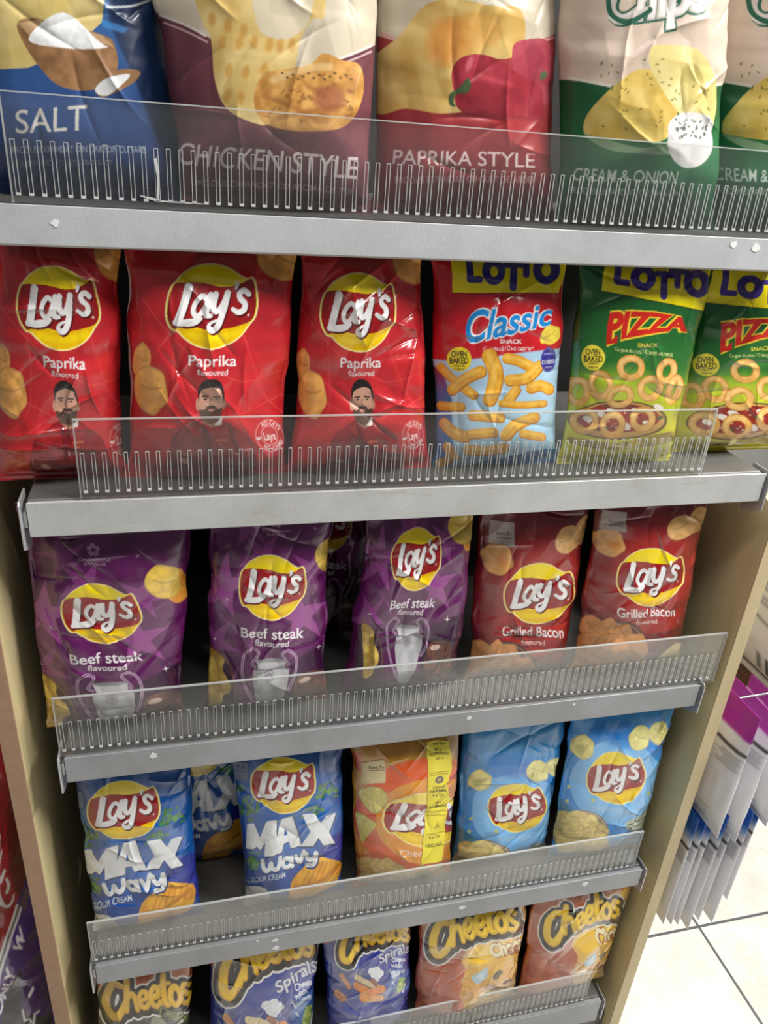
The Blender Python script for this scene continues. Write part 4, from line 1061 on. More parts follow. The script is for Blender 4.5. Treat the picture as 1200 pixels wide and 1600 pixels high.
def art_cheese_crisps():
    A = Art(530, 1120, 740, 1400, (216, 160, 52)).view(540, 1150, 6.316)
    A.all(vgrad([(0, (170, 120, 40)), (500, (224, 158, 46)), (1500, (206, 130, 40))]))
    A.ell(860, 800, 800, 600, (226, 92, 34)); A.ell(870, 830, 590, 440, (232, 152, 40)); A.ell(880, 830, 500, 370, (224, 138, 34), a=.6)
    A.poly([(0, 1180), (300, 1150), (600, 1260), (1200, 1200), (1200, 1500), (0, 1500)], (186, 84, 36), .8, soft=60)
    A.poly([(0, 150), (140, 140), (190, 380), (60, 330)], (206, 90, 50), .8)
    for P, s in (([(100, 550), (200, 495), (340, 510), (405, 590), (370, 690), (270, 770), (170, 690), (110, 610)], 3), ([(76, 770), (120, 752), (200, 800), (290, 860), (230, 960), (160, 1060), (120, 1000)], 6)):
        A.poly(P, (176, 158, 60), smooth=True); c = np.mean(P, 0); A.poly(c + (np.array(P) - c) * .94, tex((208, 190, 84), (238, 224, 130), 60, s), smooth=True)
    A.line([(150, 560), (230, 620), (260, 740)], 9, (180, 158, 60), .6, soft=8)
    oval_logo(A, 800, 820, 2.42, 1.86, 5.)
    A.text('Cheese', 690, 1150, 340, 62, (240, 214, 200), -1, .012); A.text('flavoured', 690, 1215, 290, 34, (226, 160, 130), -1, .004)
    pile(A, [(150, 1260), (260, 1280), (400, 1300), (500, 1340), (200, 1380), (340, 1400), (460, 1450), (650, 1400), (760, 1350), (900, 1330), (1000, 1380), (820, 1440)], 105, (196, 166, 96), 40)
    A.poly([(120, 250), (372, 230), (376, 458), (130, 462)], (226, 206, 160)); A.text('Gramaj 70 g', 280, 304, 164, 34, (60, 46, 36), 3, .015); A.line([(196, 332), (362, 338)], 3, (120, 100, 70))
    A.poly([(806, 40), (1030, 30), (1056, 290), (1000, 440), (1034, 640), (1000, 1010), (960, 1225), (735, 1255), (775, 1030), (800, 900)], (244, 228, 74))
    for y in (60, 330, 350, 750, 790, 960, 1085): A.line([(820, y + 14), (1010, y - 8)], 4, (140, 126, 30), .7)
    for st, x, y, w, h in (('4 x TV', 930, 66, 110, 28), ('49 x', 920, 122, 70, 30), ('NUMBERS', 926, 156, 200, 26), ('50 g', 930, 200, 80, 20), ('CÂŞTIGĂ', 920, 480, 130, 24), ('PREMII', 906, 520, 170, 30), ('4 x TV', 908, 566, 110, 34), ('49 x', 920, 652, 70, 32), ('NUMBERS', 922, 702, 190, 32), ('4 x TV', 895, 998, 110, 30), ('CÂŞTIGĂ', 876, 1078, 170, 24)):
        A.text(st, x, y, w, h, (70, 62, 34), -6, .015)
    A.ell(922, 406, 44, 34, (112, 92, 120), -25); A.ell(922, 406, 26, 18, (244, 228, 74), -25, .6)
    A.poly([(880, 920), (950, 900), (930, 840), (905, 900)], (176, 160, 40), .8)
    return A

def art_salted_crisps():
    A = Art(850, 1060, 1075, 1345, (60, 142, 210)).view(680, 1080, 3)
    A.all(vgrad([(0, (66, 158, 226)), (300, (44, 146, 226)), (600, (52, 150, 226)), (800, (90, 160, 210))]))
    A.ell(850, 420, 310, 250, (34, 140, 224)); A.ell(850, 430, 225, 200, (118, 188, 246)); A.ell(850, 430, 180, 158, (136, 198, 248), a=.7, soft=20)
    A.ell(860, 200, 150, 60, (32, 120, 204), 12, .7, 30)
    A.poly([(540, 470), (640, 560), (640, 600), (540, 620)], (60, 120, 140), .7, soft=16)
    oval_logo(A, 845, 410, .77, .82, -4.5)
    A.text('Fromage', 824, 557, 160, 24, (168, 204, 236), -2, .006)
    crisp(A, 678, 260, 58, 60, (234, 220, 132), -20, 4); A.ell(668, 270, 24, 22, (170, 176, 70), 0, .6, 12)
    crisp(A, 1046, 194, 44, 58, (242, 228, 142), 20, 6); crisp(A, 958, 220, 54, 58, (244, 230, 146), 10, 7)
    for x, y in ((620, 456), (612, 520), (1000, 470), (740, 520)): A.ell(x, y, 9, 8, (196, 206, 120))
    A.poly([(890, 620), (960, 580), (1010, 560), (1010, 640), (930, 660)], tex((170, 178, 160), (206, 208, 196), 20, 4), smooth=True); A.line([(900, 625), (1000, 590)], 3, (100, 130, 100))
    A.ell(672, 660, 142, 94, (150, 130, 110)); A.ell(672, 660, 134, 88, (200, 186, 166), inner=.95)
    pile(A, [(600, 600), (660, 600), (730, 630), (580, 660), (640, 660), (700, 680), (770, 660), (610, 720), (690, 740), (760, 715)], 54, (230, 204, 128), 60)
    return A

def art_grey_puffs():
    A = Art(125, 1440, 325, 1700, (64, 68, 64)).view(130, 1500, 6.316)
    A.all(vgrad([(-100, (186, 96, 44)), (300, (176, 92, 48)), (380, (66, 70, 66)), (1000, (52, 56, 54))]))
    A.poly([(100, -300), (1300, -300), (1300, 300), (100, 300)], (184, 94, 46))
    A.poly([(-50, 420), (300, 560), (560, 420), (1050, 420), (1300, 300), (1300, 1300), (-50, 1300)], tex((58, 62, 58), (76, 80, 76), 200, 3))
    swoosh_logo(A, (150, 246), (2.16, -.30), (.34, 2.84), (206, 156, 40), (226, 180, 50))
    for off, col in ((.07, (36, 44, 26)), (.05, (186, 190, 104)), (.015, (64, 74, 40))):
        A.text('Crunchos', 930, 520, 380, 96, col, 8, off, .1)
    A.poly([(660, 590), (720, 560), (800, 590), (840, 640), (820, 720), (680, 720)], (150, 150, 130), smooth=True)
    A.line([(900, 640), (990, 580)], 14, (216, 214, 200))
    return A

def art_spiral_puffs():
    A = Art(290, 1400, 525, 1690, (42, 56, 146)).view(320, 1460, 6.316)
    A.all(tex((34, 46, 132), (50, 66, 160), 200, 4))
    A.poly([(-200, -400), (1300, -400), (1300, -60), (60, 330), (-200, 480)], (176, 84, 44))
    A.poly([(60, 300), (-200, 420), (-200, 250)], (150, 70, 44))
    A.poly([(900, 650), (1100, 500), (1200, 800), (860, 1000)], (60, 130, 190), .6, soft=60)
    swoosh_logo(A, (86, 262), (2.24, -.98), (.62, 3.0), (232, 170, 34), (248, 206, 44), sag=lambda x, y: (x, y + .0009 * (x - 200) ** 2 - 20))
    for off, col in ((.06, (30, 40, 110)), (.02, (214, 216, 226))):
        A.text('Spirals', 900, 400, 470, 120, col, -29, off, .12)
    for st, x, y, w, h in (('Cheese', 985, 475, 200, 56), ('with', 965, 555, 150, 52), ('ketchup', 985, 625, 210, 52)):
        A.text(st, x, y, w, h, (236, 238, 244), -24, .03)
    A.poly([(900, 700), (1010, 620), (1020, 650), (915, 740)], (206, 216, 236)); A.line([(925, 780), (950, 820)], 10, (206, 216, 236))
    for x, y, r in ((620, 680, 60), (690, 655, 55), (745, 690, 55), (660, 720, 60), (715, 725, 50)): A.ell(x, y, r, r * .8, (226, 228, 234))
    A.poly([(650, 730), (740, 730), (720, 800), (680, 790)], (216, 216, 222))
    for P, r, c in (([(190, 800), (250, 880), (300, 960)], 34, (214, 136, 50)), ([(430, 820), (560, 850), (700, 860)], 40, (226, 204, 160)), ([(420, 930), (600, 960), (780, 900)], 52, (226, 130, 44)), ([(640, 800), (690, 840)], 30, (150, 86, 60)), ([(120, 1050), (240, 1120)], 44, (200, 126, 60)), ([(520, 1060), (760, 1050)], 60, (230, 146, 54))):
        A.line(P, r * 1.1, tuple(np.array(c) * .75)); A.line([(x - 4, y - 6) for x, y in P], r * .9, tex(np.array(c) * .93, np.minimum(np.array(c) * 1.08, 255), 40, int(r)))
    A.poly([(980, 860), (1020, 700), (1090, 690), (1060, 880), (1000, 960)], tex((110, 146, 60), (190, 200, 90), 40, 3)); A.line([(1090, 780), (1070, 900)], 10, (226, 226, 220))
    return A

def art_cheese_puffs():
    A = Art(610, 1335, 870, 1580, (180, 88, 52)).view(640, 1410, 6.316)
    A.all(tex((172, 78, 48), (190, 98, 58), 300, 3))
    A.poly([(1500, -600), (1500, 1200), (500, 1200), (520, 880), (560, 700), (500, 600), (560, 400), (1000, -600)], (226, 178, 84), soft=16)
    A.poly([(540, 600), (640, 340), (1300, 100), (1300, 420), (900, 560), (640, 660)], (248, 200, 30), soft=60)
    A.poly([(-100, -400), (1300, -400), (1300, -120), (600, 100), (-100, 260)], (186, 88, 44), soft=20)
    swoosh_logo(A, (150, 236), (2.12, -.70), (.34, 2.75), (214, 168, 34), (240, 200, 40), sag=lambda x, y: (x, y + .0006 * (x - 200) ** 2 - 14))
    for off, col in ((.10, (160, 84, 26)), (.05, (252, 240, 190))):
        A.text('Cheese', 985, 420, 420, 150, col, -20, off)
    A.poly([(630, 740), (780, 640), (790, 720), (720, 810), (610, 800)], (176, 196, 206)); A.poly([(660, 750), (760, 680), (740, 760)], (206, 220, 226), .8)
    A.poly([(830, 710), (900, 650), (935, 660), (920, 700), (850, 740)], (92, 80, 60), smooth=True)
    pile(A, [(600, 840), (680, 860), (760, 830), (860, 800), (960, 740), (1000, 660), (560, 900), (900, 880)], 80, (214, 160, 76), 70)
    A.poly([(780, 860), (900, 780), (1040, 720), (1060, 900), (800, 900)], (214, 196, 170), .6, smooth=True)
    for P in ([(820, 860), (900, 820), (960, 850)], [(940, 780), (1000, 740)], [(790, 800), (860, 830)]): A.line(P, 14, (130, 84, 70), .8)
    return A

def art_salt_bag():
    A = Art(-170, -260, 290, 330, (36, 76, 146), S=2).view(0, 0, 2)
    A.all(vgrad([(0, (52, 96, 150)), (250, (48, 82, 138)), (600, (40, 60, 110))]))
    A.poly([(345, -400), (720, -400), (720, 700), (560, 600), (450, 300), (350, 60)], (22, 40, 72), .92, soft=30)  # shade on the side gusset, painted navy into the print
    A.poly([(-300, -500), (335, -500), (330, 70), (240, 150), (80, 212), (-300, 230)], tex((200, 176, 106), (218, 196, 134), 90, 3))
    A.line([(340, 24), (420, 20), (480, 0)], 4, (206, 212, 216))
    A.poly([(326, 60), (420, 92), (400, 108), (330, 84)], (70, 150, 220), .6, soft=8)
    A.poly([(52, 72), (120, 60), (330, 110), (372, 150), (374, 220), (340, 270), (250, 284), (170, 262), (110, 200), (66, 130)], tex((128, 92, 60), (166, 124, 84), 50, 6), smooth=True)
    A.poly([(52, 72), (120, 62), (330, 112), (372, 152), (340, 140), (90, 112)], (184, 150, 110))
    A.poly([(86, 124), (200, 40), (320, 132), (340, 152), (210, 152)], tex((226, 226, 226), (244, 244, 244), 16, 3), smooth=True)
    A.poly([(300, 285), (318, 250), (380, 220), (440, 222), (446, 240), (410, 270), (330, 304)], (150, 112, 74), smooth=True)
    A.poly([(300, 284), (330, 250), (400, 234), (410, 246), (340, 300)], (232, 232, 232), smooth=True)
    wp = lambda x, y: (x, y * (1 + .0004 * x))
    A.text('SALT', 156, 372, 238, 78, (220, 214, 204), -3, .004, .08, 1, wp)
    A.text('PRODUS EXPANDAT DIN CARTOFI CU SARE', 240, 466, 440, 22, (176, 182, 196), 0, .008)
    A.text('EXPANDED POTATO PRODUCT', 200, 510, 300, 18, (150, 158, 176), 0, .004)
    return A

def art_chicken_bag():
    A = Art(195, -290, 620, 340, (112, 48, 62), S=2).view(0, 0, 2)
    A.all(tex((96, 52, 62), (116, 66, 74), 200, 3))
    A.poly([(380, -600), (1300, -600), (1300, 110), (1160, 152), (1040, 190), (940, 212), (760, 200), (620, 108), (490, 45), (380, 0)], lambda X, Y: np.array((202, 190, 168), float) * (1 + .02 * np.sin(Y * .9))[..., None])
    A.line([(480, 46), (560, 78), (624, 112)], 4, (226, 214, 206)); A.line([(490, 70), (560, 98), (630, 132)], 3, (200, 170, 170))
    A.line([(940, 212), (1060, 186), (1170, 146)], 4, (226, 214, 206)); A.line([(930, 232), (1060, 204), (1170, 164)], 3, (200, 170, 170))
    P = [(560, -400), (1000, -400), (1020, 20), (980, 60), (940, 120), (920, 210), (900, 320), (860, 380), (800, 388), (700, 340), (660, 250), (640, 110), (610, 40)]
    A.poly(P, tex((206, 174, 104), (222, 196, 132), 60, 5), smooth=True)
    A.poly([(780, -400), (1020, -400), (980, 20), (920, 110), (850, 120), (790, 40)], (212, 198, 172), smooth=True)
    for x, y in ((680, 130), (735, 135), (785, 130), (835, 140), (870, 142), (910, 140), (650, 60), (700, 80), (750, 95), (705, 220), (760, 225), (820, 215), (700, 300), (745, 306)):
        A.ell(x, y, 12, 22, (192, 140, 66), 10, .7, 10)
    A.poly([(790, 290), (830, 230), (960, 205), (1010, 168), (1070, 190), (1130, 210), (1140, 300), (1090, 390), (980, 412), (860, 400), (800, 360)], tex((176, 122, 58), (222, 170, 96), 46, 8), smooth=True)
    rs = np.random.RandomState(12)
    for i in range(40): A.ell(rs.uniform(830, 1110), rs.uniform(225, 380), rs.uniform(3, 12), rs.uniform(2, 7), (134, 86, 46), rs.uniform(-60, 60), .6, 4)
    for P in ([(820, 300), (900, 330), (1000, 380)], [(930, 230), (980, 280), (1060, 270)], [(870, 370), (960, 350), (1080, 330)]): A.line(P, 7, (150, 98, 52), .5, soft=8)
    A.ell(1030, 310, 50, 40, (150, 84, 60), 0, .7, 20); A.line([(850, 250), (960, 215), (1030, 210)], 12, (232, 204, 150), .6, soft=10)
    for i in range(14): A.ell(880 + i * 17, 230 + (i * 37 % 23), 5, 3, (90, 70, 40), 20)
    A.text('CHICKEN STYLE', 832, 500, 580, 70, (222, 208, 206), 4.5, .006, .05)
    A.text('PRODUS EXPANDAT CU AROMĂ DE PUI', 850, 584, 500, 22, (190, 164, 168), 3, .006)
    return A

def art_pepper_bag():
    A = Art(580, -225, 890, 345, (150, 42, 48), S=2).view(600, 0, 2)
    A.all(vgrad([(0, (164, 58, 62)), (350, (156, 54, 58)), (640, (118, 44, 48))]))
    A.poly([(-100, -600), (700, -600), (700, 60), (530, 112), (300, 190), (100, 150), (-100, 90)], lambda X, Y: np.array((202, 190, 168), float) * (1 + .02 * np.sin(Y * .9))[..., None])
    A.line([(-20, 104), (20, 118)], 4, (226, 160, 160)); A.line([(470, 135), (540, 118)], 4, (226, 160, 160))
    A.poly([(130, 10), (240, 0), (330, 20), (420, 30), (440, 120), (400, 180), (320, 200), (280, 330), (180, 355), (60, 340), (-40, 352), (-60, 200), (40, 110)], tex((200, 160, 84), (220, 190, 122), 70, 4), smooth=True)
    A.ell(200, 130, 70, 80, (214, 130, 54), 20, .6, 50); A.ell(300, 100, 60, 50, (226, 170, 90), 20, .6, 30)
    A.poly([(400, 150), (450, 124), (510, 130), (540, 200), (530, 300), (500, 330), (420, 260)], tex((166, 58, 74), (182, 82, 92), 50, 3), smooth=True)
    A.poly([(206, 230), (230, 185), (290, 170), (360, 190), (420, 230), (480, 260), (500, 300), (490, 370), (400, 360), (300, 372), (230, 340), (214, 290)], tex((148, 40, 52), (168, 54, 66), 60, 7), smooth=True)
    A.ell(262, 200, 10, 26, (226, 130, 140), 20, .6, 8); A.line([(300, 240), (400, 268)], 8, (206, 84, 94), .5, soft=10)
    A.poly([(236, 270), (256, 244), (268, 262), (258, 290), (222, 296), (214, 320), (222, 335), (200, 326), (200, 296), (224, 280)], (70, 92, 56), smooth=True)
    A.ell(500, 238, 10, 14, (96, 106, 76), 20)
    A.text('PAPRIKA STYLE', 244, 494, 462, 46, (228, 206, 206), 1.5, .006, .05)
    A.text('PRODUS EXPANDAT CU GUST DE ARDEI', 245, 560, 440, 22, (196, 150, 152), 0, .006)
    A.poly([(330, 370), (470, 380), (510, 470), (470, 500)], (196, 60, 62), .5, soft=20)
    return A

def art_cream_bag():
    A = Art(855, -180, 1205, 360, (28, 86, 52), S=2).view(600, 0, 2)
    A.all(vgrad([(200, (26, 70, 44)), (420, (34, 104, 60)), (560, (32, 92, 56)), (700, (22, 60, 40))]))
    A.poly([(400, -500), (1300, -500), (1300, 250), (1030, 262), (690, 268), (400, 230)], lambda X, Y: np.array((204, 184, 166), float) * (1 + .02 * np.sin(Y * .9))[..., None])
    A.line([(560, 244), (690, 268)], 5, (214, 206, 190)); A.line([(1030, 268), (1100, 256)], 5, (214, 206, 190))
    A.poly([(605, 410), (620, 350), (700, 270), (800, 215), (900, 260), (900, 380), (850, 440), (760, 440), (640, 425)], tex((202, 168, 76), (220, 194, 112), 60, 4), smooth=True)
    A.poly([(830, 150), (900, 140), (980, 160), (1030, 250), (1042, 350), (1010, 420), (960, 400), (890, 330), (830, 230)], tex((208, 190, 116), (222, 208, 148), 60, 6), smooth=True)
    rs = np.random.RandomState(3)
    for i in range(46): A.ell(rs.uniform(640, 1020), rs.uniform(180, 420), 6, 2.5, (112, 108, 50), rs.uniform(-80, 80), .8)
    A.poly([(605, 420), (700, 440), (800, 462), (880, 440), (900, 480), (700, 470)], (214, 204, 170), .5, smooth=True)
    A.ell(952, 440, 84, 86, (206, 202, 200)); A.ell(952, 400, 80, 48, (226, 224, 222))
    for i in range(34): A.ell(rs.uniform(895, 1010), rs.uniform(370, 440), 6, 3, (90, 96, 84), rs.uniform(-80, 80), .8)
    for off, col in ((.10, (44, 92, 74)), (.055, (200, 190, 180)), (.02, (232, 226, 222))):
        A.text('Chips', 850, -10, 340, 120, col, -8, off, .25)
    A.line([(690, -20), (700, 40), (760, 66), (830, 30)], 10, (44, 92, 74)); A.line([(700, -20), (712, 34), (760, 52), (820, 24)], 6, (206, 196, 190))
    A.text('CREAM & ONION', 745, 548, 330, 40, (196, 206, 196), 2, .006, .05)
    A.text('PRODUS EXPANDAT CU SMÂNTÂNĂ', 760, 600, 380, 20, (150, 176, 156), 2, .006)
    return A

def art_drink_pack():
    A = Art(-200, 1080, 110, 1640, (150, 18, 34), S=2).view(0, 1150, 3.553)
    A.all(tex((150, 14, 30), (176, 26, 42), 160, 3))
    A.line([(60, 330), (20, 600), (66, 520), (80, 380)], 4, (80, 10, 20), .6)
    A.poly([(40, 300), (140, 300), (200, 900), (130, 960), (90, 860), (60, 600)], (84, 8, 18), .7, soft=20)  # dark streaks: reflections on the film, painted into the red
    for P, r in (([(-30, 690), (6, 566), (2, 650), (-10, 720)], 9), ([(24, 624), (8, 735), (20, 790), (48, 724)], [5, 8, 9, 8]), ([(16, 767), (4, 840), (16, 927), (46, 966), (74, 930), (84, 884)], [9, 10, 11, 10, 7, 4]), ([(56, 770), (62, 820), (50, 864)], [6, 9, 8])):
        A.line(P, r, WHITE)
    A.poly([(-200, 1816), (92, 959), (240, 600), (600, 600), (600, 2600), (-200, 2600)], (74, 38, 122))
    A.poly([(-200, 1816), (92, 959), (128, 974), (0, 1368), (-200, 1984)], (232, 230, 232))
    A.line([(-100, 1590), (0, 1296), (108, 970)], 7, (120, 112, 112), smooth=False)
    A.poly([(110, 970), (150, 980), (180, 860), (150, 860)], (110, 84, 78), .8)
    A.poly([(16, 1599), (48, 1439), (120, 1279), (132, 1279), (136, 1463), (176, 1519), (300, 1560), (300, 2000), (-40, 2000)], (40, 38, 42))
    A.text('ONLY', 38, 1400, 310, 52, (244, 242, 246), -73, .035, .2)
    A.text('W', 130, 1110, 110, 52, (244, 242, 246), -73, .035, .2)
    A.poly([(150, 1180), (200, 1040), (260, 1400), (215, 1530), (150, 1500)], tex((62, 28, 92), (92, 48, 126), 40, 5), .95)
    A.line([(190, 1420), (212, 1380)], 8, WHITE); A.line([(150, 1500), (160, 1560), (185, 1550), (200, 1600), (215, 1520), (240, 1506)], 7, WHITE, smooth=False)
    return A

# ------------------------------------------------------------------ the bags on the shelves
ART = {k: f() for k, f in dict(paprika=art_paprika_crisps, classic=art_classic_snack, pizza=art_pizza_snack, beef=art_beef_crisps, bacon=art_bacon_crisps,
       wavy=art_wavy_crisps, cheese=art_cheese_crisps, salted=art_salted_crisps, grey=art_grey_puffs, spiral=art_spiral_puffs, puffs=art_cheese_puffs,
       salt=art_salt_bag, chicken=art_chicken_bag, pepper=art_pepper_bag, cream=art_cream_bag, drink=art_drink_pack).items()}
def px(ox, oy, k, P): return [(ox + x / k, oy + y / k) for x, y in P]
ST_BACON = ('price_sticker', px(700, 740, 2.4, [(568, 128), (664, 142), (662, 222), (560, 208)]), 'pale printed weight sticker', None)
ST_WAVY = ('price_sticker', px(340, 1120, 3, [(42, 214), (134, 222), (136, 304), (62, 304)]), 'greyish printed weight sticker', None)
ST_CHEESE = ('price_sticker', px(540, 1150, 6.316, [(120, 250), (372, 230), (376, 458), (130, 462)]), 'cream printed weight sticker', None)
ST_STRIP = ('promotion_strip', px(540, 1150, 6.316, [(806, 40), (1030, 30), (1056, 290), (1000, 440), (1034, 640), (1000, 1010), (960, 1225), (735, 1255), (775, 1030), (800, 900)]), 'yellow promotion strip with small dark print', None)

G_A = 'big chip bags on the topmost shelf'; G_B = 'chip and snack bags on the second shelf'
G_C = 'purple and dark red chip bags'; G_D = 'blue and orange chip bags'; G_E = 'puffed snack bags on the lowest visible row'
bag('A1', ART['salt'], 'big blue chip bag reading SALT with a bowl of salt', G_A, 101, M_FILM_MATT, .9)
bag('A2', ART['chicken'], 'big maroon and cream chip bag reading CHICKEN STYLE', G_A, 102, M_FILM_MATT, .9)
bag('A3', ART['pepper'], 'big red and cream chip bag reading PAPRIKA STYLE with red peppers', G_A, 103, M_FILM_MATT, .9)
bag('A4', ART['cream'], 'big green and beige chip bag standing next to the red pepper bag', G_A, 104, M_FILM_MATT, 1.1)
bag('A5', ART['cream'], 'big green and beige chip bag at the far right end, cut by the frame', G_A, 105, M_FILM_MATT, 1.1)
bag('B1', ART['paprika'], 'red Paprika chip bag at the left end, logo crumpled and shaded', G_B, 111, None, 1.25)
bag('B2', ART['paprika'], 'widest red Paprika chip bag, second from the left end', G_B, 112, None, 1.1)
bag('B3', ART['paprika'], 'red Paprika chip bag beside the yellow-topped Classic snack bag', G_B, 113, None, 1.2)
bag('B4', ART['classic'], 'red and pale blue snack bag reading Classic with cheese puffs', G_B, 114, None, .7)
bag('B5', ART['pizza'], 'green Pizza snack bag with rings, standing next to the red Classic snack bag', G_B, 115, None, .8)
bag('B6', ART['pizza'], 'green Pizza snack bag at the right end, cut by the frame', G_B, 116, None, .8)
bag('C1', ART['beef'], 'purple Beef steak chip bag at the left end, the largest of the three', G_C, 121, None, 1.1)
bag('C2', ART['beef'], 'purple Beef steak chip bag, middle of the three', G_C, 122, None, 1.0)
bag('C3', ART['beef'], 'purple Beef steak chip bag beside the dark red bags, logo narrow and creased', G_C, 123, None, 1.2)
bag('C4', ART['bacon'], 'dark red Grilled Bacon chip bag leaning beside a purple bag', G_C, 124, None, 1.0, stickers=[ST_BACON])
bag('C5', ART['bacon'], 'dark red Grilled Bacon chip bag beside the tan side panel', G_C, 125, None, 1.1, stickers=[ST_BACON])
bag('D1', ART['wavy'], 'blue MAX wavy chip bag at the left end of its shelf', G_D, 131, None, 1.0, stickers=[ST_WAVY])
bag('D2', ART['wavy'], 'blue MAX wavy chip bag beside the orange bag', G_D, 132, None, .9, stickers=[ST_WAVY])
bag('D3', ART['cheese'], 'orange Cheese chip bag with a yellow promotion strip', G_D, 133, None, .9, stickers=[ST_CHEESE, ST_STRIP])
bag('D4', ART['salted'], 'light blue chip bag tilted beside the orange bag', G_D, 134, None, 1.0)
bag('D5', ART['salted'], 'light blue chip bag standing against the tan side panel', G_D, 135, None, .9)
bag('E1', ART['grey'], 'dark grey puffed snack bag at the left end with yellow lettering', G_E, 141, None, .9)
bag('E2', ART['spiral'], 'blue Spirals snack bag beside the dark grey bag', G_E, 142, None, .8)
bag('E3', ART['spiral'], 'blue Spirals snack bag beside the orange and yellow bag', G_E, 143, None, .9)
bag('E4', ART['puffs'], 'orange and yellow cheese puff bag beside a blue bag', G_E, 144, None, .9)
bag('E5', ART['puffs'], 'orange and yellow cheese puff bag beside the tan side panel', G_E, 145, None, 1.0)

# bags standing in a second row behind, seen through the gaps
def behind(key, src, dx, y, art, label, group, seed):
    B = dict(BAGS[src]); o = B['o']; B['o'] = (o[0] + dx, y, o[2])
    return bag(key, art, label, group, seed, spec=B, dens=.55, amp=1.0)
behind('X1', 'D1', 0.098, 0.160, ART['wavy'], 'blue MAX wavy chip bag standing behind, in the gap between two others', G_D, 151)
behind('X2', 'C2', 0.090, 0.22, ART['beef'], 'purple chip bag in the dark gap right of the middle purple bag', G_C, 152)

# ------------------------------------------------------------------ pack of drinks leaning left of the unit
bag('L1', ART['drink'], 'tall red, purple and black printed pack left of the shelving unit', None, 161, M_FILM, 2.0, spec=BAGS['L1'], name='drink_pack', cat='drink pack', step=0.0016)

# ------------------------------------------------------------------ pouches hanging from hooks on the right side panel
def hook(y, z, length, label):
    mb = MB()
    pts = [(0.957, y, z)] + [(0.957 + length * k / 6, y, z + 0.002 * k) for k in range(1, 7)] + [(0.957 + length + 0.004, y, z + 0.024)]
    mb.tube(pts, 0.0022, 8)
    root = empty('wire_hook', (0.957, y, z), label, 'hook', 'wire hooks on the side panel')
    o = mb.build('wire', M_WIRE, root, smooth=True); o.location = (-0.957, -y, -z)
    mb = MB(); mb.box(0.957, 0.9595, y - 0.012, y + 0.012, z - 0.016, z + 0.016)
    o = mb.build('hook_plate', M_WIRE, root, 0.0006); o.location = (-0.957, -y, -z)
    return root
hook(0.043, -0.428, 0.22, 'white wire hook carrying the purple-topped pouches')
hook(0.060, -0.655, 0.20, 'wire hook carrying the thin blue-topped pouches')
hook(0.150, -0.140, 0.26, 'wire hook carrying the large white pouch with a barcode')

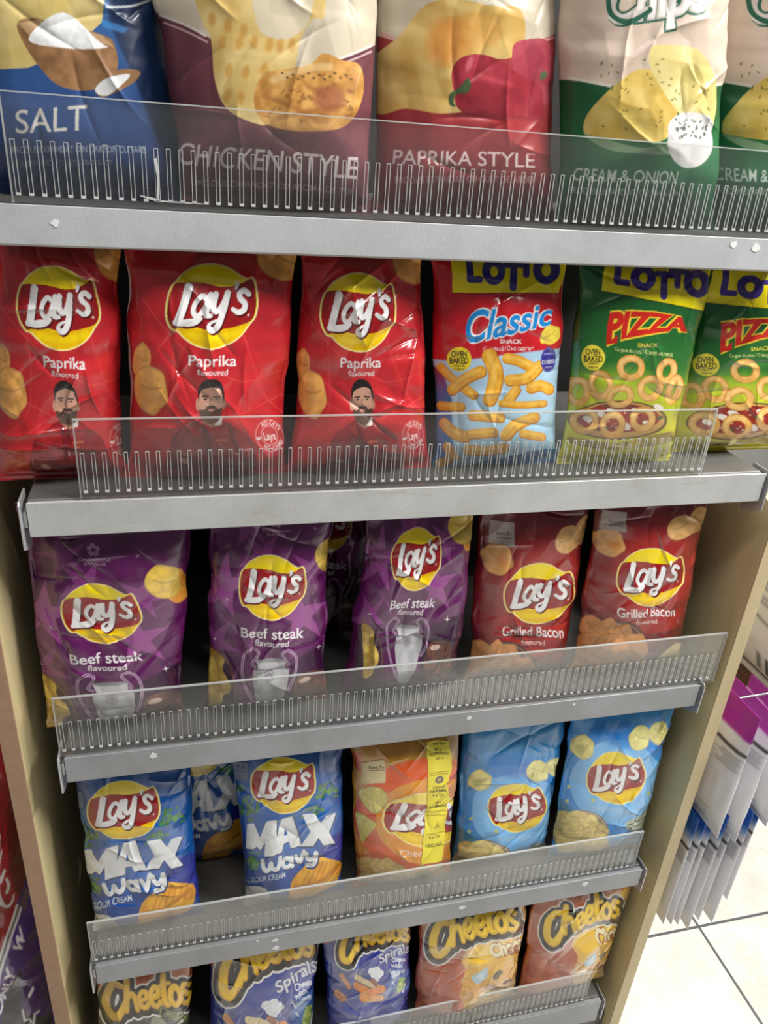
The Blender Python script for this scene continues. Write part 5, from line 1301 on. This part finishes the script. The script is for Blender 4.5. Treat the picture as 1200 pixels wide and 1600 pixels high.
def pouch(x, y0, y1, z0, z1, th, top, top_frac, label, group, seed, tilt=0.0, barcode=False, fade=0.06, swing=0.0):
    ny, nz = 46, 110
    w, h = y1 - y0, z1 - z0
    u, v = np.meshgrid(np.linspace(-1, 1, ny), np.linspace(0, 1, nz))
    e = np.clip((v - .05) / .2, 0, 1) ** .6 * np.clip((.90 - v) / .42, 0, 1) ** .8
    bl = th * e * np.clip(1 - np.abs(u) ** 2.2, 0, 1) ** .6
    Yc = (y0 + y1) / 2
    Y = u * w / 2; Zc = h * v
    wr = 0.0016 * facets(Y / 0.03 + 2, Zc / 0.04, seed) + 0.0012 * vnoise(Y / 0.012, Zc / 0.05, seed + 1)
    bend = swing * (1 - v) ** 1.5
    res = []
    for sgn in (-1, 1):
        X = sgn * (bl + np.maximum(wr, -bl * .7) * (e > 0) * np.clip((1 - np.abs(u)) / .1, 0, 1) + 0.0006) + bend
        res.append(np.stack([X, Y + tilt * (1 - v) * h, Zc], -1).reshape(-1, 3))
    # print: white film, coloured top that fades, dark bar and grey small print
    A_ = Art(-1, 0, 1, 1, (226, 224, 226), S=150)
    A_.view(0, 0, 1)
    A_.poly([(-1, 0), (1, 0), (1, top_frac), (-1, top_frac)], top, soft=0)
    if fade: A_.all(lambda X, Y: np.zeros(X.shape + (3,)) + 225, 0)
    k = top_frac
    if fade:
        st = [(0, top), (k - fade, top), (k + fade, (226, 226, 230)), (1, (226, 224, 226))]
        A_.all(vgrad(st))
    if barcode:
        for i in range(16): A_.poly([(-.35 + i * .034, .83), (-.35 + i * .034 + .011 + .008 * (i % 3), .83), (-.35 + i * .034 + .011 + .008 * (i % 3), .92), (-.35 + i * .034, .92)], (50, 50, 54))
        for i in range(16): A_.line([(-.9, .22 + i * .024), (.5 + .35 * math.sin(i * 2.3), .22 + i * .024)], .005, (90, 90, 94), .8, smooth=False)
        A_.line([(-1, .66), (-.2, .67), (1, .62)], .006, (110, 110, 112)); A_.line([(-1, .955), (1, .955)], .008, (60, 60, 62))
        A_.ell(.46, .80, .03, .009, (60, 60, 60))
    else:
        A_.line([(-1, k + .10), (-.2, k + .105)], .012, (52, 48, 50), smooth=False)
        for i in range(5): A_.line([(-.95 + .04 * (i % 2), k + .15 + i * .022), (-.45 + .1 * math.sin(i * 2), k + .15 + i * .022)], .006, (140, 138, 142), .8, smooth=False)
        for i in range(4): A_.line([(-.3, k + .18 + i * .03), (.6, k + .18 + i * .03)], .004, (176, 174, 178), .8, smooth=False)
        A_.ell(-.2, .90, .3, .03, (176, 174, 176), inner=.85); A_.line([(-.6, .84), (.3, .84)], .004, (150, 148, 150)); A_.ell(0, .62, .5, .1, (224, 208, 212), a=.7, soft=.1)
    C1 = A_.sample(u, 1 - v).reshape(-1, 3)
    idx = np.arange(ny * nz).reshape(nz, ny)
    f0 = np.stack([idx[:-1, :-1], idx[:-1, 1:], idx[1:, 1:], idx[1:, :-1]], -1).reshape(-1, 4)
    n0 = ny * nz
    F = np.concatenate([f0[:, ::-1], f0 + n0])
    ring = np.concatenate([idx[0], idx[1:, -1], idx[-1, -2::-1], idx[-2:0:-1, 0]])
    r2 = np.roll(ring, -1)
    F = np.concatenate([F, np.stack([ring, r2, r2 + n0, ring + n0], -1)])
    V = np.concatenate(res); C = np.concatenate([C1, C1])
    root = empty('hanging_pouch', (x, Yc, z0), label, 'pouch', group)
    cz = V[F].mean(1)[:, 2] / h
    for nm, sel in (('bottom_seal', cz < .05), ('pouch_body', (cz >= .05) & (cz < .91)), ('hanging_header', cz >= .91)):
        used, FF = cut(F, sel)
        grid_mesh(nm, V[used], C[used], FF, M_POUCH, root)
    return root

PUR = (164, 26, 152); BLU = (30, 92, 182)
G_P = 'white pouches with purple tops'; G_T = 'thin white pouches with blue tops'
pouch(1.000, -0.030, 0.115, -0.660, -0.402, 0.018, PUR, .20, 'purple-topped white pouch hanging nearest the tan side panel', G_P, 201, fade=.01)
pouch(1.050, -0.022, 0.115, -0.690, -0.422, 0.020, PUR, .14, 'purple-topped white pouch hanging second from the side panel', G_P, 202, fade=.01)
pouch(1.106, -0.020, 0.115, -0.665, -0.440, 0.026, PUR, .12, 'purple-topped white pouch hanging farthest from the side panel', G_P, 203, fade=.01)
order = ['nearest the tan side panel', 'second from the side panel', 'third from the side panel', 'fourth from the side panel', 'fifth from the side panel', 'sixth from the side panel', 'farthest from the side panel']
for i, (x, y, zb) in enumerate([(.982, 0.000, -.915), (1.002, .002, -.925), (1.018, .003, -.93), (1.038, -.004, -.94), (1.060, .000, -.925), (1.086, -.006, -.93), (1.112, .004, -.885)]):
    pouch(x, y, y + 0.12, zb, -0.645, 0.0068, BLU, .17, 'thin blue-topped white pouch hanging ' + order[i], G_T, 210 + i, fade=.05)
pouch(1.182, 0.030, 0.275, -0.5045, -0.120, 0.030, (60, 20, 40), .12, 'large white pouch with barcode and small print, behind the purple-topped pouches', None, 230, barcode=True, fade=.01)

mb = MB(); mb.box(1.146, 1.200, 0.030, 0.290, -0.538, -0.505).box(0.957, 1.150, 0.250, 0.286, -0.536, -0.508)
o = mb.build('wooden_batten', M_WOOD, None, 0.002)
tag(o, 'brown wooden batten under the large white pouch', 'batten')
